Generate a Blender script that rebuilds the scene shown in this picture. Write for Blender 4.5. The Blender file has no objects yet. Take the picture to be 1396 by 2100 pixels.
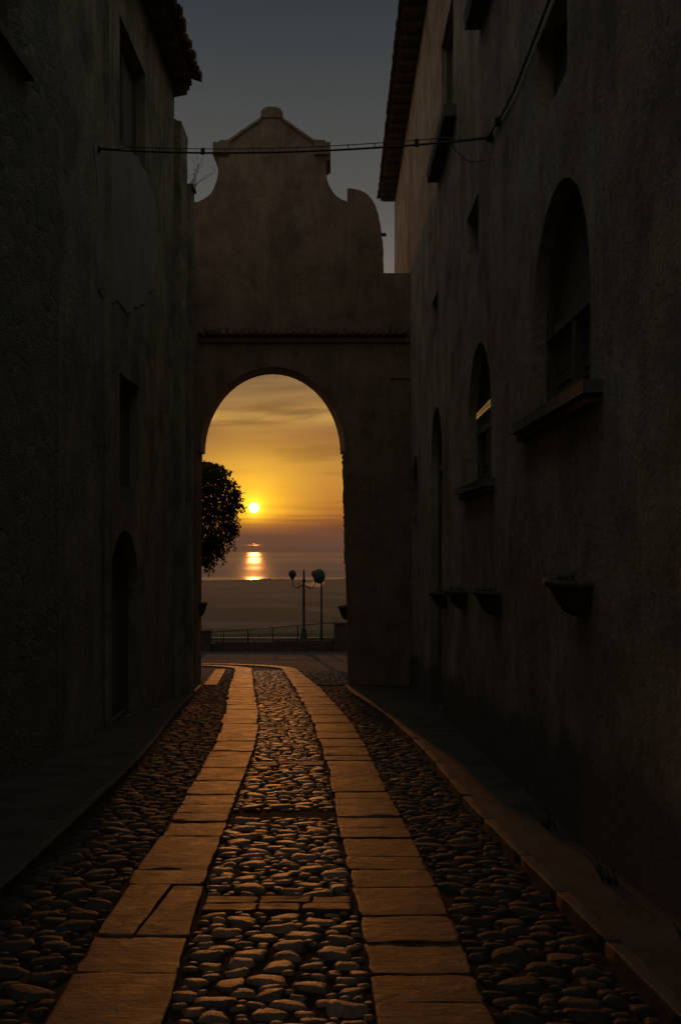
import bpy, bmesh, math, random
from mathutils import Vector
from mathutils.geometry import tessellate_polygon

random.seed(11)
R = math.radians
sc = bpy.context.scene
col = sc.collection
F, EYE, SL = 2042.0, 1.7, 0.0833          # focal length in photo pixels, eye height, downhill slope of the street
SUN_AZ, SUN_EL = R(4.95), R(1.65)         # sun slightly left of straight ahead, just above the horizon
XR, XL = 1.75, -3.5                       # planes of the two rows of fronts
GY = 25.0                                 # front of the gate


def gz(y):
    return -SL * y


def at(px, py, y):
    return Vector(((px - 698) * y / F, y, EYE + (1100 - py) * y / F))


# ------------------------------------------------------------------ objects
def tag(o, label=None, cat=None, group=None, kind=None):
    if label: o['label'] = label
    if cat: o['category'] = cat
    if group: o['group'] = group
    if kind: o['kind'] = kind
    return o


def empty(name, loc, label=None, cat=None, group=None):
    o = bpy.data.objects.new(name, None)
    col.objects.link(o)
    o.location = loc
    o.empty_display_size = 0.2
    return tag(o, label, cat, group)


class MB:
    def __init__(self):
        self.v, self.f, self.sm = [], [], []

    def add(self, verts, faces, smooth=False):
        n = len(self.v)
        self.v.extend([tuple(p) for p in verts])
        self.f.extend([[i + n for i in f] for f in faces])
        self.sm.extend([smooth] * len(faces))

    def box(self, x0, x1, y0, y1, z0, z1, j=0.0):
        r = lambda: random.uniform(-j, j)
        p = [(x, y, z) for x in (x0, x1) for y in (y0, y1) for z in (z0, z1)]
        p = [(a + r(), b + r(), c + r()) for a, b, c in p]
        self.add(p, [(0, 1, 3, 2), (4, 6, 7, 5), (0, 4, 5, 1), (2, 3, 7, 6), (0, 2, 6, 4), (1, 5, 7, 3)])

    def tube(self, pts, r, seg=6, r2=None, cap=True):
        pts = [Vector(p) for p in pts]
        n = len(pts)
        vs, fs = [], []
        up = Vector((0, 0, 1))
        for i, p in enumerate(pts):
            d = (pts[min(i + 1, n - 1)] - pts[max(i - 1, 0)]).normalized()
            a = d.cross(up)
            if a.length < 1e-3: a = d.cross(Vector((1, 0, 0)))
            a.normalize(); b = a.cross(d).normalized()
            rr = r if r2 is None else r + (r2 - r) * i / (n - 1)
            for k in range(seg):
                t = 2 * math.pi * k / seg
                vs.append(p + a * math.cos(t) * rr + b * math.sin(t) * rr)
        for i in range(n - 1):
            for k in range(seg):
                q = (k + 1) % seg
                fs.append((i * seg + k, i * seg + q, (i + 1) * seg + q, (i + 1) * seg + k))
        if cap:
            fs.append(list(range(seg))[::-1]); fs.append([(n - 1) * seg + k for k in range(seg)])
        self.add(vs, fs, True)

    def lathe(self, prof, c=(0, 0, 0), seg=16, a0=0.0, a1=2 * math.pi, sx=1, sy=1):
        full = abs(a1 - a0 - 2 * math.pi) < 1e-6
        m = seg if full else seg + 1
        vs, fs = [], []
        for r, z in prof:
            for k in range(m):
                t = a0 + (a1 - a0) * k / seg
                vs.append((c[0] + r * sx * math.cos(t), c[1] + r * sy * math.sin(t), c[2] + z))
        for i in range(len(prof) - 1):
            for k in range(seg):
                q = (k + 1) % m
                fs.append((i * m + k, i * m + q, (i + 1) * m + q, (i + 1) * m + k))
        self.add(vs, fs, True)

    def build(self, name, mat, parent=None, origin=None):
        me = bpy.data.meshes.new(name)
        o3 = Vector(origin) if origin is not None else Vector((0, 0, 0))
        if parent is not None:
            w = Vector(parent.location); p = parent.parent
            while p is not None:
                w += Vector(p.location); p = p.parent
            off = w + o3 if origin is not None else w
            loc = o3 if origin is not None else Vector((0, 0, 0))
        else:
            off, loc = o3, o3
        me.from_pydata([tuple(Vector(v) - off) for v in self.v], [], self.f)
        me.polygons.foreach_set('use_smooth', self.sm)
        me.validate()
        bm = bmesh.new(); bm.from_mesh(me)
        bmesh.ops.recalc_face_normals(bm, faces=bm.faces)
        bm.to_mesh(me); bm.free()
        if isinstance(mat, (list, tuple)):
            for m in mat: me.materials.append(m)
        else:
            me.materials.append(mat)
        o = bpy.data.objects.new(name, me)
        col.objects.link(o)
        o.location = loc
        if parent is not None: o.parent = parent
        return o


# ------------------------------------------------------------------ materials
def newmat(name):
    m = bpy.data.materials.new(name)
    m.use_nodes = True
    nt = m.node_tree
    return m, nt, nt.nodes['Principled BSDF']


def N(nt, typ, **kw):
    n = nt.nodes.new(typ)
    for k, v in kw.items():
        if k in n.inputs: n.inputs[k].default_value = v
        else: setattr(n, k, v)
    return n


def ramp(nt, stops, fac=None):
    n = nt.nodes.new('ShaderNodeValToRGB')
    el = n.color_ramp.elements
    while len(el) > 1: el.remove(el[-1])
    el[0].position = stops[0][0]; el[0].color = (*stops[0][1], 1)
    for p, c in stops[1:]:
        e = el.new(p); e.color = (*c, 1)
    if fac is not None: nt.links.new(fac, n.inputs[0])
    return n


def g3(v):
    return (v, v, v)


def stone(name, c1, c2, scale=3.0, rough=0.8, bump=0.3, bscale=30.0, stretch=(1, 1, 1), island=0.0, spec=0.5, c3=None, dist=0.02, big=0.4, streak=0.0):
    """mottled mineral surface: two or three tones in patches, fine grain relief"""
    m, nt, b = newmat(name)
    L = nt.links.new
    tc = N(nt, 'ShaderNodeTexCoord')
    mp = N(nt, 'ShaderNodeMapping'); mp.inputs['Scale'].default_value = stretch
    L(tc.outputs['Object'], mp.inputs['Vector'])
    n1 = N(nt, 'ShaderNodeTexNoise', Scale=scale, Detail=8.0, Roughness=0.62)
    L(mp.outputs[0], n1.inputs['Vector'])
    stops = [(0.32, c1), (0.66, c2)]
    if c3: stops = [(0.36, c1), (0.50, c2), (0.63, c3)]
    r1 = ramp(nt, stops, n1.outputs['Fac'])
    n2 = N(nt, 'ShaderNodeTexNoise', Scale=bscale, Detail=6.0, Roughness=0.65)
    L(mp.outputs[0], n2.inputs['Vector'])
    mul = N(nt, 'ShaderNodeMix', data_type='RGBA', blend_type='MULTIPLY')
    mul.inputs[0].default_value = big
    L(r1.outputs[0], mul.inputs[6])
    r2 = ramp(nt, [(0.3, g3(0.45)), (0.7, g3(1.0))], n2.outputs['Fac'])
    L(r2.outputs[0], mul.inputs[7])
    out = mul.outputs[2]
    if streak:      # rain streaks and old run-off stains, and pale scars where the coat has come away
        ms = N(nt, 'ShaderNodeMapping'); ms.inputs['Scale'].default_value = (1.5, 1.5, .42)
        L(tc.outputs['Object'], ms.inputs['Vector'])
        ns = N(nt, 'ShaderNodeTexNoise', Scale=1.1, Detail=8.0, Roughness=.68, Distortion=.9); L(ms.outputs[0], ns.inputs['Vector'])
        rs = ramp(nt, [(.38, g3(1 - streak)), (.58, g3(1.0))], ns.outputs['Fac'])
        m3 = N(nt, 'ShaderNodeMix', data_type='RGBA', blend_type='MULTIPLY'); m3.inputs[0].default_value = 1
        L(out, m3.inputs[6]); L(rs.outputs[0], m3.inputs[7]); out = m3.outputs[2]
        vk = N(nt, 'ShaderNodeTexNoise', Scale=.8, Detail=9.0, Roughness=.75, Distortion=1.2); L(mp.outputs[0], vk.inputs['Vector'])
        rk = ramp(nt, [(.485, g3(1)), (.50, g3(.55)), (.515, g3(1))], vk.outputs['Fac'])
        m4 = N(nt, 'ShaderNodeMix', data_type='RGBA', blend_type='MULTIPLY'); m4.inputs[0].default_value = .8
        L(out, m4.inputs[6]); L(rk.outputs[0], m4.inputs[7]); out = m4.outputs[2]
    if island:
        ge = N(nt, 'ShaderNodeNewGeometry')
        r3 = ramp(nt, [(0.0, g3(1 - island)), (0.5, g3(1.0)), (1.0, (1 + island * .9, 1 + island * .7, 1 + island * .5))], ge.outputs['Random Per Island'])
        m2 = N(nt, 'ShaderNodeMix', data_type='RGBA', blend_type='MULTIPLY'); m2.inputs[0].default_value = 1
        L(out, m2.inputs[6]); L(r3.outputs[0], m2.inputs[7]); out = m2.outputs[2]
    L(out, b.inputs['Base Color'])
    b.inputs['Roughness'].default_value = rough
    b.inputs['Specular IOR Level'].default_value = spec
    ad = N(nt, 'ShaderNodeMath', operation='MULTIPLY_ADD'); ad.inputs[1].default_value = 1.5
    L(n1.outputs['Fac'], ad.inputs[0]); L(n2.outputs['Fac'], ad.inputs[2])
    bp = N(nt, 'ShaderNodeBump', Strength=bump, Distance=dist)
    L(ad.outputs[0], bp.inputs['Height']); L(bp.outputs[0], b.inputs['Normal'])
    return m


def plain(name, c, rough=0.6, metal=0.0, spec=0.5):
    m, nt, b = newmat(name)
    tc = N(nt, 'ShaderNodeTexCoord')
    n1 = N(nt, 'ShaderNodeTexNoise', Scale=14.0, Detail=5.0)
    nt.links.new(tc.outputs['Object'], n1.inputs['Vector'])
    r1 = ramp(nt, [(0.3, tuple(x * .7 for x in c)), (0.7, tuple(min(1, x * 1.2) for x in c))], n1.outputs['Fac'])
    nt.links.new(r1.outputs[0], b.inputs['Base Color'])
    b.inputs['Roughness'].default_value = rough
    b.inputs['Metallic'].default_value = metal
    b.inputs['Specular IOR Level'].default_value = spec
    return m


def rubble_mat():
    """coursed rubble: voronoi stones with recessed joints"""
    m, nt, b = newmat('rubble_stone')
    L = nt.links.new
    tc = N(nt, 'ShaderNodeTexCoord')
    mp = N(nt, 'ShaderNodeMapping'); mp.inputs['Scale'].default_value = (4.0, 3.6, 5.2)
    L(tc.outputs['Object'], mp.inputs['Vector'])
    nz = N(nt, 'ShaderNodeTexNoise', Scale=1.2, Detail=3.0)
    L(mp.outputs[0], nz.inputs['Vector'])
    mx = N(nt, 'ShaderNodeMix', data_type='RGBA', blend_type='LINEAR_LIGHT'); mx.inputs[0].default_value = 0.25
    L(mp.outputs[0], mx.inputs[6]); L(nz.outputs['Color'], mx.inputs[7])
    vo = N(nt, 'ShaderNodeTexVoronoi', feature='DISTANCE_TO_EDGE', Scale=1.0)
    L(mx.outputs[2], vo.inputs['Vector']); mx.inputs[0].default_value = .6
    vc = N(nt, 'ShaderNodeTexVoronoi', feature='F1', Scale=1.0)
    L(mx.outputs[2], vc.inputs['Vector'])
    sp = N(nt, 'ShaderNodeSeparateColor'); L(vc.outputs['Color'], sp.inputs[0])
    nb = N(nt, 'ShaderNodeTexNoise', Scale=.35, Detail=5.0, Roughness=.7); L(mp.outputs[0], nb.inputs['Vector'])
    bare = ramp(nt, [(.42, g3(.12)), (.62, g3(.9))], nb.outputs['Fac'])
    cr = ramp(nt, [(0, (.15, .165, .11)), (.5, (.19, .20, .14)), (1, (.24, .235, .17))], sp.outputs[0])
    jr = ramp(nt, [(0.0, g3(.62)), (0.10, g3(1))], vo.outputs['Distance'])
    mu = N(nt, 'ShaderNodeMix', data_type='RGBA', blend_type='MULTIPLY'); L(bare.outputs[0], mu.inputs[0])
    L(cr.outputs[0], mu.inputs[6]); L(jr.outputs[0], mu.inputs[7])
    L(mu.outputs[2], b.inputs['Base Color'])
    b.inputs['Roughness'].default_value = .95
    b.inputs['Specular IOR Level'].default_value = .2
    n2 = N(nt, 'ShaderNodeTexNoise', Scale=9.0, Detail=8.0); L(mp.outputs[0], n2.inputs['Vector'])
    j2 = ramp(nt, [(0.0, g3(0)), (0.25, g3(1))], vo.outputs['Distance'])
    jb = N(nt, 'ShaderNodeMath', operation='MULTIPLY'); L(j2.outputs[0], jb.inputs[0]); L(bare.outputs[0], jb.inputs[1])
    ad = N(nt, 'ShaderNodeMath', operation='MULTIPLY_ADD'); ad.inputs[1].default_value = 1.6
    L(n2.outputs['Fac'], ad.inputs[0]); L(jb.outputs[0], ad.inputs[2])
    bp = N(nt, 'ShaderNodeBump', Strength=.6, Distance=.035)
    L(ad.outputs[0], bp.inputs['Height']); L(bp.outputs[0], b.inputs['Normal'])
    return m


def slab_mat():
    """worn granite slabs, chiselled with fine grooves across the street"""
    m, nt, b = newmat('granite_slab')
    L = nt.links.new
    tc = N(nt, 'ShaderNodeTexCoord')
    ge = N(nt, 'ShaderNodeNewGeometry')
    n1 = N(nt, 'ShaderNodeTexNoise', Scale=4.0, Detail=9.0, Roughness=.65); L(tc.outputs['Object'], n1.inputs['Vector'])
    r1 = ramp(nt, [(.3, (.05, .028, .015)), (.7, (.135, .080, .045))], n1.outputs['Fac'])
    r3 = ramp(nt, [(0, (.52, .47, .43)), (.35, (.85, .80, .76)), (.7, g3(1.0)), (1, (1.25, 1.18, 1.1))], ge.outputs['Random Per Island'])
    mu = N(nt, 'ShaderNodeMix', data_type='RGBA', blend_type='MULTIPLY'); mu.inputs[0].default_value = 1
    L(r1.outputs[0], mu.inputs[6]); L(r3.outputs[0], mu.inputs[7]); L(mu.outputs[2], b.inputs['Base Color'])
    rr = N(nt, 'ShaderNodeMapRange'); rr.inputs['To Min'].default_value = .43; rr.inputs['To Max'].default_value = .76
    L(n1.outputs['Fac'], rr.inputs[0]); L(rr.outputs[0], b.inputs['Roughness'])
    b.inputs['Specular IOR Level'].default_value = .26
    # grooves
    base_ = mu
    mp = N(nt, 'ShaderNodeMapping'); mp.inputs['Scale'].default_value = (4.5, 24.0, 1.0)
    L(tc.outputs['Object'], mp.inputs['Vector'])
    gn = N(nt, 'ShaderNodeTexNoise', Scale=1.5, Detail=5.0, Roughness=.7); L(mp.outputs[0], gn.inputs['Vector'])
    gr = ramp(nt, [(.41, g3(0)), (.49, g3(1))], gn.outputs['Fac'])
    n2 = N(nt, 'ShaderNodeTexNoise', Scale=60.0, Detail=6.0, Roughness=.7); L(tc.outputs['Object'], n2.inputs['Vector'])
    amt = ramp(nt, [(0.25, g3(.08)), (0.7, g3(1))], ge.outputs['Random Per Island'])
    gm = N(nt, 'ShaderNodeMath', operation='MULTIPLY'); L(gr.outputs[0], gm.inputs[0]); L(amt.outputs[0], gm.inputs[1])
    dirt = ramp(nt, [(.0, g3(.45)), (.6, g3(1))], gr.outputs[0])
    m5 = N(nt, 'ShaderNodeMix', data_type='RGBA', blend_type='MULTIPLY'); L(amt.outputs[0], m5.inputs[0])
    L(base_.outputs[2], m5.inputs[6]); L(dirt.outputs[0], m5.inputs[7])
    n9 = N(nt, 'ShaderNodeTexNoise', Scale=1.7, Detail=9.0, Roughness=.75, Distortion=.8); L(tc.outputs['Object'], n9.inputs['Vector'])
    st = ramp(nt, [(.36, g3(.42)), (.5, g3(1))], n9.outputs['Fac'])
    m6 = N(nt, 'ShaderNodeMix', data_type='RGBA', blend_type='MULTIPLY'); m6.inputs[0].default_value = .8
    L(m5.outputs[2], m6.inputs[6]); L(st.outputs[0], m6.inputs[7]); L(m6.outputs[2], b.inputs['Base Color'])
    a1 = N(nt, 'ShaderNodeMath', operation='MULTIPLY_ADD'); a1.inputs[1].default_value = .35
    L(n2.outputs['Fac'], a1.inputs[0]); L(gm.outputs[0], a1.inputs[2])
    a2 = N(nt, 'ShaderNodeMath', operation='MULTIPLY_ADD'); a2.inputs[1].default_value = 2.2
    L(n1.outputs['Fac'], a2.inputs[0]); L(a1.outputs[0], a2.inputs[2])
    bp = N(nt, 'ShaderNodeBump', Strength=1.0, Distance=.013)
    L(a2.outputs[0], bp.inputs['Height']); L(bp.outputs[0], b.inputs['Normal'])
    return m


def plaza_mat():
    """earth between the cobbles in the street, pebble paving beyond the gate"""
    m, nt, b = newmat('pebble_ground')
    L = nt.links.new
    tc = N(nt, 'ShaderNodeTexCoord')
    vo = N(nt, 'ShaderNodeTexVoronoi', feature='F1', Scale=6.5); L(tc.outputs['Object'], vo.inputs['Vector'])
    n1 = N(nt, 'ShaderNodeTexNoise', Scale=2.0, Detail=8.0); L(tc.outputs['Object'], n1.inputs['Vector'])
    r1 = ramp(nt, [(.3, (.020, .019, .019)), (.7, (.042, .040, .040))], n1.outputs['Fac'])
    L(r1.outputs[0], b.inputs['Base Color'])
    b.inputs['Roughness'].default_value = .9
    b.inputs['Specular IOR Level'].default_value = .1
    iv = N(nt, 'ShaderNodeMath', operation='SUBTRACT'); iv.inputs[0].default_value = 1.0
    L(vo.outputs['Distance'], iv.inputs[1])
    bp = N(nt, 'ShaderNodeBump', Strength=.8, Distance=.035)
    L(iv.outputs[0], bp.inputs['Height']); L(bp.outputs[0], b.inputs['Normal'])
    return m


def glass_mat():
    m, nt, b = newmat('window_glass')
    b.inputs['Base Color'].default_value = (.012, .013, .014, 1)
    b.inputs['Roughness'].default_value = .04
    b.inputs['Specular IOR Level'].default_value = .6
    return m


def sea_mat():
    m, nt, b = newmat('sea_water')
    L = nt.links.new
    b.inputs['Base Color'].default_value = (.05, .05, .055, 1)
    b.inputs['IOR'].default_value = 1.33
    tc = N(nt, 'ShaderNodeTexCoord')
    sx = N(nt, 'ShaderNodeSeparateXYZ'); L(tc.outputs['Object'], sx.inputs[0])
    mp = N(nt, 'ShaderNodeMapping'); mp.inputs['Scale'].default_value = (.00035, .0016, 1)
    L(tc.outputs['Object'], mp.inputs['Vector'])
    n1 = N(nt, 'ShaderNodeTexNoise', Scale=1.0, Detail=5.0, Roughness=.6); L(mp.outputs[0], n1.inputs['Vector'])
    # slicks and ruffled lanes of water lying along the shore, by distance offshore
    dv = N(nt, 'ShaderNodeMath', operation='DIVIDE'); dv.inputs[0].default_value = 3063.0; L(sx.outputs['Y'], dv.inputs[1])
    ad = N(nt, 'ShaderNodeMath', operation='MULTIPLY_ADD'); ad.inputs[1].default_value = .10; L(n1.outputs['Fac'], ad.inputs[0]); L(dv.outputs[0], ad.inputs[2])
    sb = N(nt, 'ShaderNodeMath', operation='SUBTRACT'); sb.inputs[1].default_value = .05; L(ad.outputs[0], sb.inputs[0])
    rr = ramp(nt, [(0.0, g3(.60)), (.145, g3(.60)), (.160, g3(.26)), (.185, g3(.26)), (.205, g3(.66)), (.305, g3(.62)), (.325, g3(.22)), (.38, g3(.19)), (.42, g3(.30)), (.455, g3(.20)), (.53, g3(.27)),
                   (.57, g3(.38)), (.66, g3(.32)), (.70, g3(.42)), (.81, g3(.40)), (.835, g3(.20)), (.90, g3(.17)), (1.0, g3(.20))], sb.outputs[0])
    L(rr.outputs[0], b.inputs['Roughness'])
    return m


def terrain_mat():
    m, nt, b = newmat('coastal_plain')
    L = nt.links.new
    tc = N(nt, 'ShaderNodeTexCoord')
    vo = N(nt, 'ShaderNodeTexVoronoi', feature='F1', Scale=.006); L(tc.outputs['Object'], vo.inputs['Vector'])
    sp = N(nt, 'ShaderNodeSeparateColor'); L(vo.outputs['Color'], sp.inputs[0])
    n1 = N(nt, 'ShaderNodeTexNoise', Scale=.03, Detail=8.0, Roughness=.7); L(tc.outputs['Object'], n1.inputs['Vector'])
    r0 = ramp(nt, [(0, (.045, .06, .03)), (.6, (.09, .09, .05)), (1, (.16, .135, .09))], sp.outputs[0])
    r1 = ramp(nt, [(.35, g3(.35)), (.65, g3(1.1))], n1.outputs['Fac'])
    mu = N(nt, 'ShaderNodeMix', data_type='RGBA', blend_type='MULTIPLY'); mu.inputs[0].default_value = 1
    L(r0.outputs[0], mu.inputs[6]); L(r1.outputs[0], mu.inputs[7]); L(mu.outputs[2], b.inputs['Base Color'])
    b.inputs['Roughness'].default_value = 1; b.inputs['Specular IOR Level'].default_value = 0.0
    return m


PLASTER_R = stone('ochre_plaster', (.26, .21, .14), (.40, .33, .24), scale=1.1, rough=.9, bump=.5, bscale=20, spec=.2, c3=(.50, .43, .33), streak=.25, dist=.03)
PLASTER_L = stone('weathered_plaster', (.20, .185, .125), (.34, .31, .22), scale=1.1, rough=.95, bump=.6, bscale=14, spec=.2, c3=(.40, .36, .26), dist=.05, streak=.3)
PLASTER_P = stone('pale_plaster', (.27, .25, .185), (.37, .345, .27), scale=1.6, rough=.9, bump=.2, bscale=30, spec=.2)
PLASTER_G = stone('gate_plaster', (.25, .175, .12), (.32, .23, .155), scale=1.3, rough=.95, bump=.5, bscale=18, spec=.15, c3=(.35, .255, .175), streak=.28)
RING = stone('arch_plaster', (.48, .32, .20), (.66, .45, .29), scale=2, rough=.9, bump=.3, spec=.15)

def rising_damp(m):
    """old stain of rising damp along the foot of the wall, with its own ragged tide line"""
    nt = m.node_tree; L = nt.links.new; b = nt.nodes['Principled BSDF']
    src = b.inputs['Base Color'].links[0].from_socket
    ge = N(nt, 'ShaderNodeNewGeometry'); sp_ = N(nt, 'ShaderNodeSeparateXYZ'); L(ge.outputs['Position'], sp_.inputs[0])
    hgt = N(nt, 'ShaderNodeMath', operation='MULTIPLY_ADD'); hgt.inputs[1].default_value = SL
    L(sp_.outputs['Y'], hgt.inputs[0]); L(sp_.outputs['Z'], hgt.inputs[2])
    n1 = N(nt, 'ShaderNodeTexNoise', Scale=1.6, Detail=7.0, Roughness=.65); L(ge.outputs['Position'], n1.inputs['Vector'])
    ad = N(nt, 'ShaderNodeMath', operation='MULTIPLY_ADD'); ad.inputs[1].default_value = -1.1
    L(n1.outputs['Fac'], ad.inputs[0]); L(hgt.outputs[0], ad.inputs[2])
    mr = N(nt, 'ShaderNodeMapRange', interpolation_type='SMOOTHSTEP'); mr.inputs['From Min'].default_value = .05; mr.inputs['From Max'].default_value = .42
    L(ad.outputs[0], mr.inputs[0])
    mx = N(nt, 'ShaderNodeMix', data_type='RGBA'); L(mr.outputs[0], mx.inputs[0]); mx.inputs[6].default_value = (.13, .12, .095, 1); L(src, mx.inputs[7])
    L(mx.outputs[2], b.inputs['Base Color'])


rising_damp(PLASTER_R)
RUBBLE = rubble_mat()
TILE = stone('terracotta_tile', (.085, .05, .034), (.16, .095, .06), scale=5, rough=.85, bump=.4, island=.35, spec=.2)
WOOD = stone('dark_wood', (.11, .09, .06), (.20, .165, .11), scale=2, rough=.75, bump=.4, stretch=(6, 6, .6), spec=.3)
SILL = stone('sill_stone', (.10, .095, .085), (.18, .17, .15), scale=5, rough=.9, bump=.4, spec=.2)
COB_SHADED = stone('shaded_cobble', (.018, .015, .010), (.052, .040, .027), scale=7, rough=.68, bump=.7, bscale=50, island=.5, spec=.3, dist=.014)  # darker copy of the river cobble, shade at the lane sides painted into its colour
EARTH = stone('packed_earth', (.022, .014, .009), (.060, .038, .024), scale=9, rough=.95, bump=1.0, bscale=70, spec=.1, dist=.02)
DKST = stone('lichened_stone', (.03, .027, .023), (.075, .065, .055), scale=4, rough=.95, bump=.5, spec=.1)
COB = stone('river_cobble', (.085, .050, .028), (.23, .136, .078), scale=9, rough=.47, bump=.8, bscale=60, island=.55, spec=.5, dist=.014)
KERB = stone('kerb_stone', (.032, .025, .018), (.075, .056, .040), scale=5, rough=.72, bump=.4, bscale=40, island=.2, spec=.45, dist=.01)
PAVE = stone('pavement_stone', (.035, .029, .023), (.085, .07, .055), scale=2.4, rough=.85, bump=.4, bscale=25, spec=.2)
SLAB = slab_mat()
PLAZA = plaza_mat()
GLASS = glass_mat()
SEA = sea_mat()
LAND = terrain_mat()
IRON = plain('black_iron', (.02, .02, .02), .5, .6)
GLOBE = plain('opal_globe', (.028, .022, .016), .6, spec=.2)
RUBBER = plain('cable_rubber', (.015, .015, .016), .6)
LEAF = plain('dark_leaf', (.035, .05, .018), .7, spec=.2)
LEAFT = plain('thin_leaf', (.04, .05, .016), .7, spec=.2)
_nt = LEAFT.node_tree
_tr = _nt.nodes.new('ShaderNodeBsdfTranslucent'); _tr.inputs['Color'].default_value = (.16, .12, .02, 1)
_mx = _nt.nodes.new('ShaderNodeMixShader'); _mx.inputs[0].default_value = .4
_nt.links.new(_nt.nodes['Principled BSDF'].outputs[0], _mx.inputs[1]); _nt.links.new(_tr.outputs[0], _mx.inputs[2])
_nt.links.new(_mx.outputs[0], _nt.nodes['Material Output'].inputs['Surface'])
BARK = plain('bark', (.06, .045, .03), .9)
CLAY = stone('fired_clay', (.08, .06, .045), (.14, .10, .07), scale=6, rough=.85, bump=.3, spec=.2)
WIRE = plain('pale_wire', (.35, .30, .2), .4)
WETROAD = plain('asphalt', (.16, .13, .10), .8, spec=.2)
DARKGLASS = plain('dusty_glass', (.10, .10, .085), .35)
DARK = plain('dark_interior', (.17, .16, .11), .9, spec=.1)


# ------------------------------------------------------------------ fronts with openings
def rect(y0, y1, z0, z1):
    return [(y0, z0), (y1, z0), (y1, z1), (y0, z1)]


def archp(y0, y1, z0, zs, rise, n=14):
    c, r = (y0 + y1) / 2, (y1 - y0) / 2
    return [(y0, z0), (y1, z0)] + [(c + r * math.cos(math.pi * i / n), zs + rise * math.sin(math.pi * i / n)) for i in range(n + 1)]


def facade(mb, x, sx, outline, holes, depth, back):
    """front in the plane X = x facing -sx*X, body going back by `back`, openings with reveals `depth` deep"""
    loops = [[Vector((y, z, 0)) for y, z in outline]] + [[Vector((y, z, 0)) for y, z in h] for h in holes]
    flat = [p for l in loops for p in l]
    tris = tessellate_polygon(loops)
    mb.add([(x, p.x, p.y) for p in flat], [tuple(t) for t in tris])
    for h in holes:
        n = len(h)
        vs = [(x, y, z) for y, z in h] + [(x + sx * depth, y, z) for y, z in h]
        mb.add(vs, [(i, (i + 1) % n, n + (i + 1) % n, n + i) for i in range(n)])
    n = len(outline)
    vs = [(x, y, z) for y, z in outline] + [(x + sx * back, y, z) for y, z in outline]
    mb.add(vs, [(i, (i + 1) % n, n + (i + 1) % n, n + i) for i in range(n)])
    mb.add([(x + sx * back, y, z) for y, z in outline], [tuple(range(n))])


def poly_slab(mb, x, sx, pts, t):
    """flat plate of outline pts (y,z) standing proud of plane x by t towards the street"""
    n = len(pts)
    vs = [(x - sx * t, y, z) for y, z in pts] + [(x + sx * .002, y, z) for y, z in pts]
    mb.add(vs, [tuple(range(n))] + [(i, (i + 1) % n, n + (i + 1) % n, n + i) for i in range(n)])


def ring_frame(mb, x0, x1, h, w):
    """a frame following an opening outline h (y,z), width w, between planes x0 and x1"""
    cy = sum(p[0] for p in h) / len(h); zs = [p[1] for p in h]; cz = (min(zs) + max(zs)) / 2
    hw = (max(p[0] for p in h) - min(p[0] for p in h)) / 2; hh = (max(zs) - min(zs)) / 2
    inn = [(cy + (y - cy) * (1 - w / hw), cz + (z - cz) * (1 - w / hh)) for y, z in h]
    n = len(h)
    vs = [(x0, y, z) for y, z in h] + [(x0, y, z) for y, z in inn] + [(x1, y, z) for y, z in h] + [(x1, y, z) for y, z in inn]
    fs = []
    for i in range(n):
        j = (i + 1) % n
        fs += [(i, j, n + j, n + i), (n + i, n + j, 3 * n + j, 3 * n + i), (2 * n + i, 3 * n + i, 3 * n + j, 2 * n + j), (i, 2 * n + i, 2 * n + j, j)]
    mb.add(vs, fs)


def panel(mb, x, h):
    mb.add([(x, y, z) for y, z in h], [tuple(range(len(h)))])


def barrel_roof(parent, xe, ze, ya, yb, sx, pitch=18, rows=4, jag=.03, over=.0):
    """clay barrel tile roof whose eave runs along Y at X = xe, climbing in direction sx"""
    mb = MB()
    tp = math.tan(R(pitch))
    step = .21
    n = int((yb - ya) / step)
    for i in range(n + 1):
        y = ya + i * step
        for k in range(rows):
            s0 = k * .36 - random.uniform(0, jag) - (jag if k == 0 else 0)
            s1 = s0 + .44
            for cover in (0, 1):
                yy = y + (step / 2 if cover else 0) + random.uniform(-.008, .008)
                rr0, rr1 = (.098, .085)
                vs = []
                sg = 7
                for s, rr, dz in ((s0, rr0, .018), (s1, rr1, 0)):
                    for q in range(sg + 1):
                        t = math.pi * q / sg
                        z = math.sin(t) * rr * (1 if cover else -1) + (.035 if cover else .06)
                        vs.append((xe + sx * s, yy + math.cos(t) * rr, ze + s * tp + z + dz))
                m = sg + 1
                # a second skin gives the tile its thickness
                vs2 = [(a, b, c - .016) for a, b, c in vs]
                fs = [(q, q + 1, m + q + 1, m + q) for q in range(sg)]
                fs2 = [tuple(a + 2 * m for a in f) for f in fs]
                rim = [(q, q + 1, 2 * m + q + 1, 2 * m + q) for q in range(sg)]
                mb.add(vs + vs2, fs + fs2 + rim, True)
    roof = mb.build('roof_tiles', TILE, parent)
    return roof


# ================================================================== THE SETTING
# street ground and plaza, one sheet
mb = MB()
xs = [-40, -12, -6, -3.6, -2, 0, 1.8, 4, 12, 40]
ys = [-12, 0, 5, 10, 15, 20, 25, 30, 36, 42, 48, 54.4]
vs = [(x, y, gz(y) - .035) for y in ys for x in xs]
fs = [(j * len(xs) + i, j * len(xs) + i + 1, (j + 1) * len(xs) + i + 1, (j + 1) * len(xs) + i) for j in range(len(ys) - 1) for i in range(len(xs) - 1)]
mb.add(vs, fs)
tag(mb.build('ground', PLAZA), 'dark pebble ground of the sloping street and the terrace', kind='structure')

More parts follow.
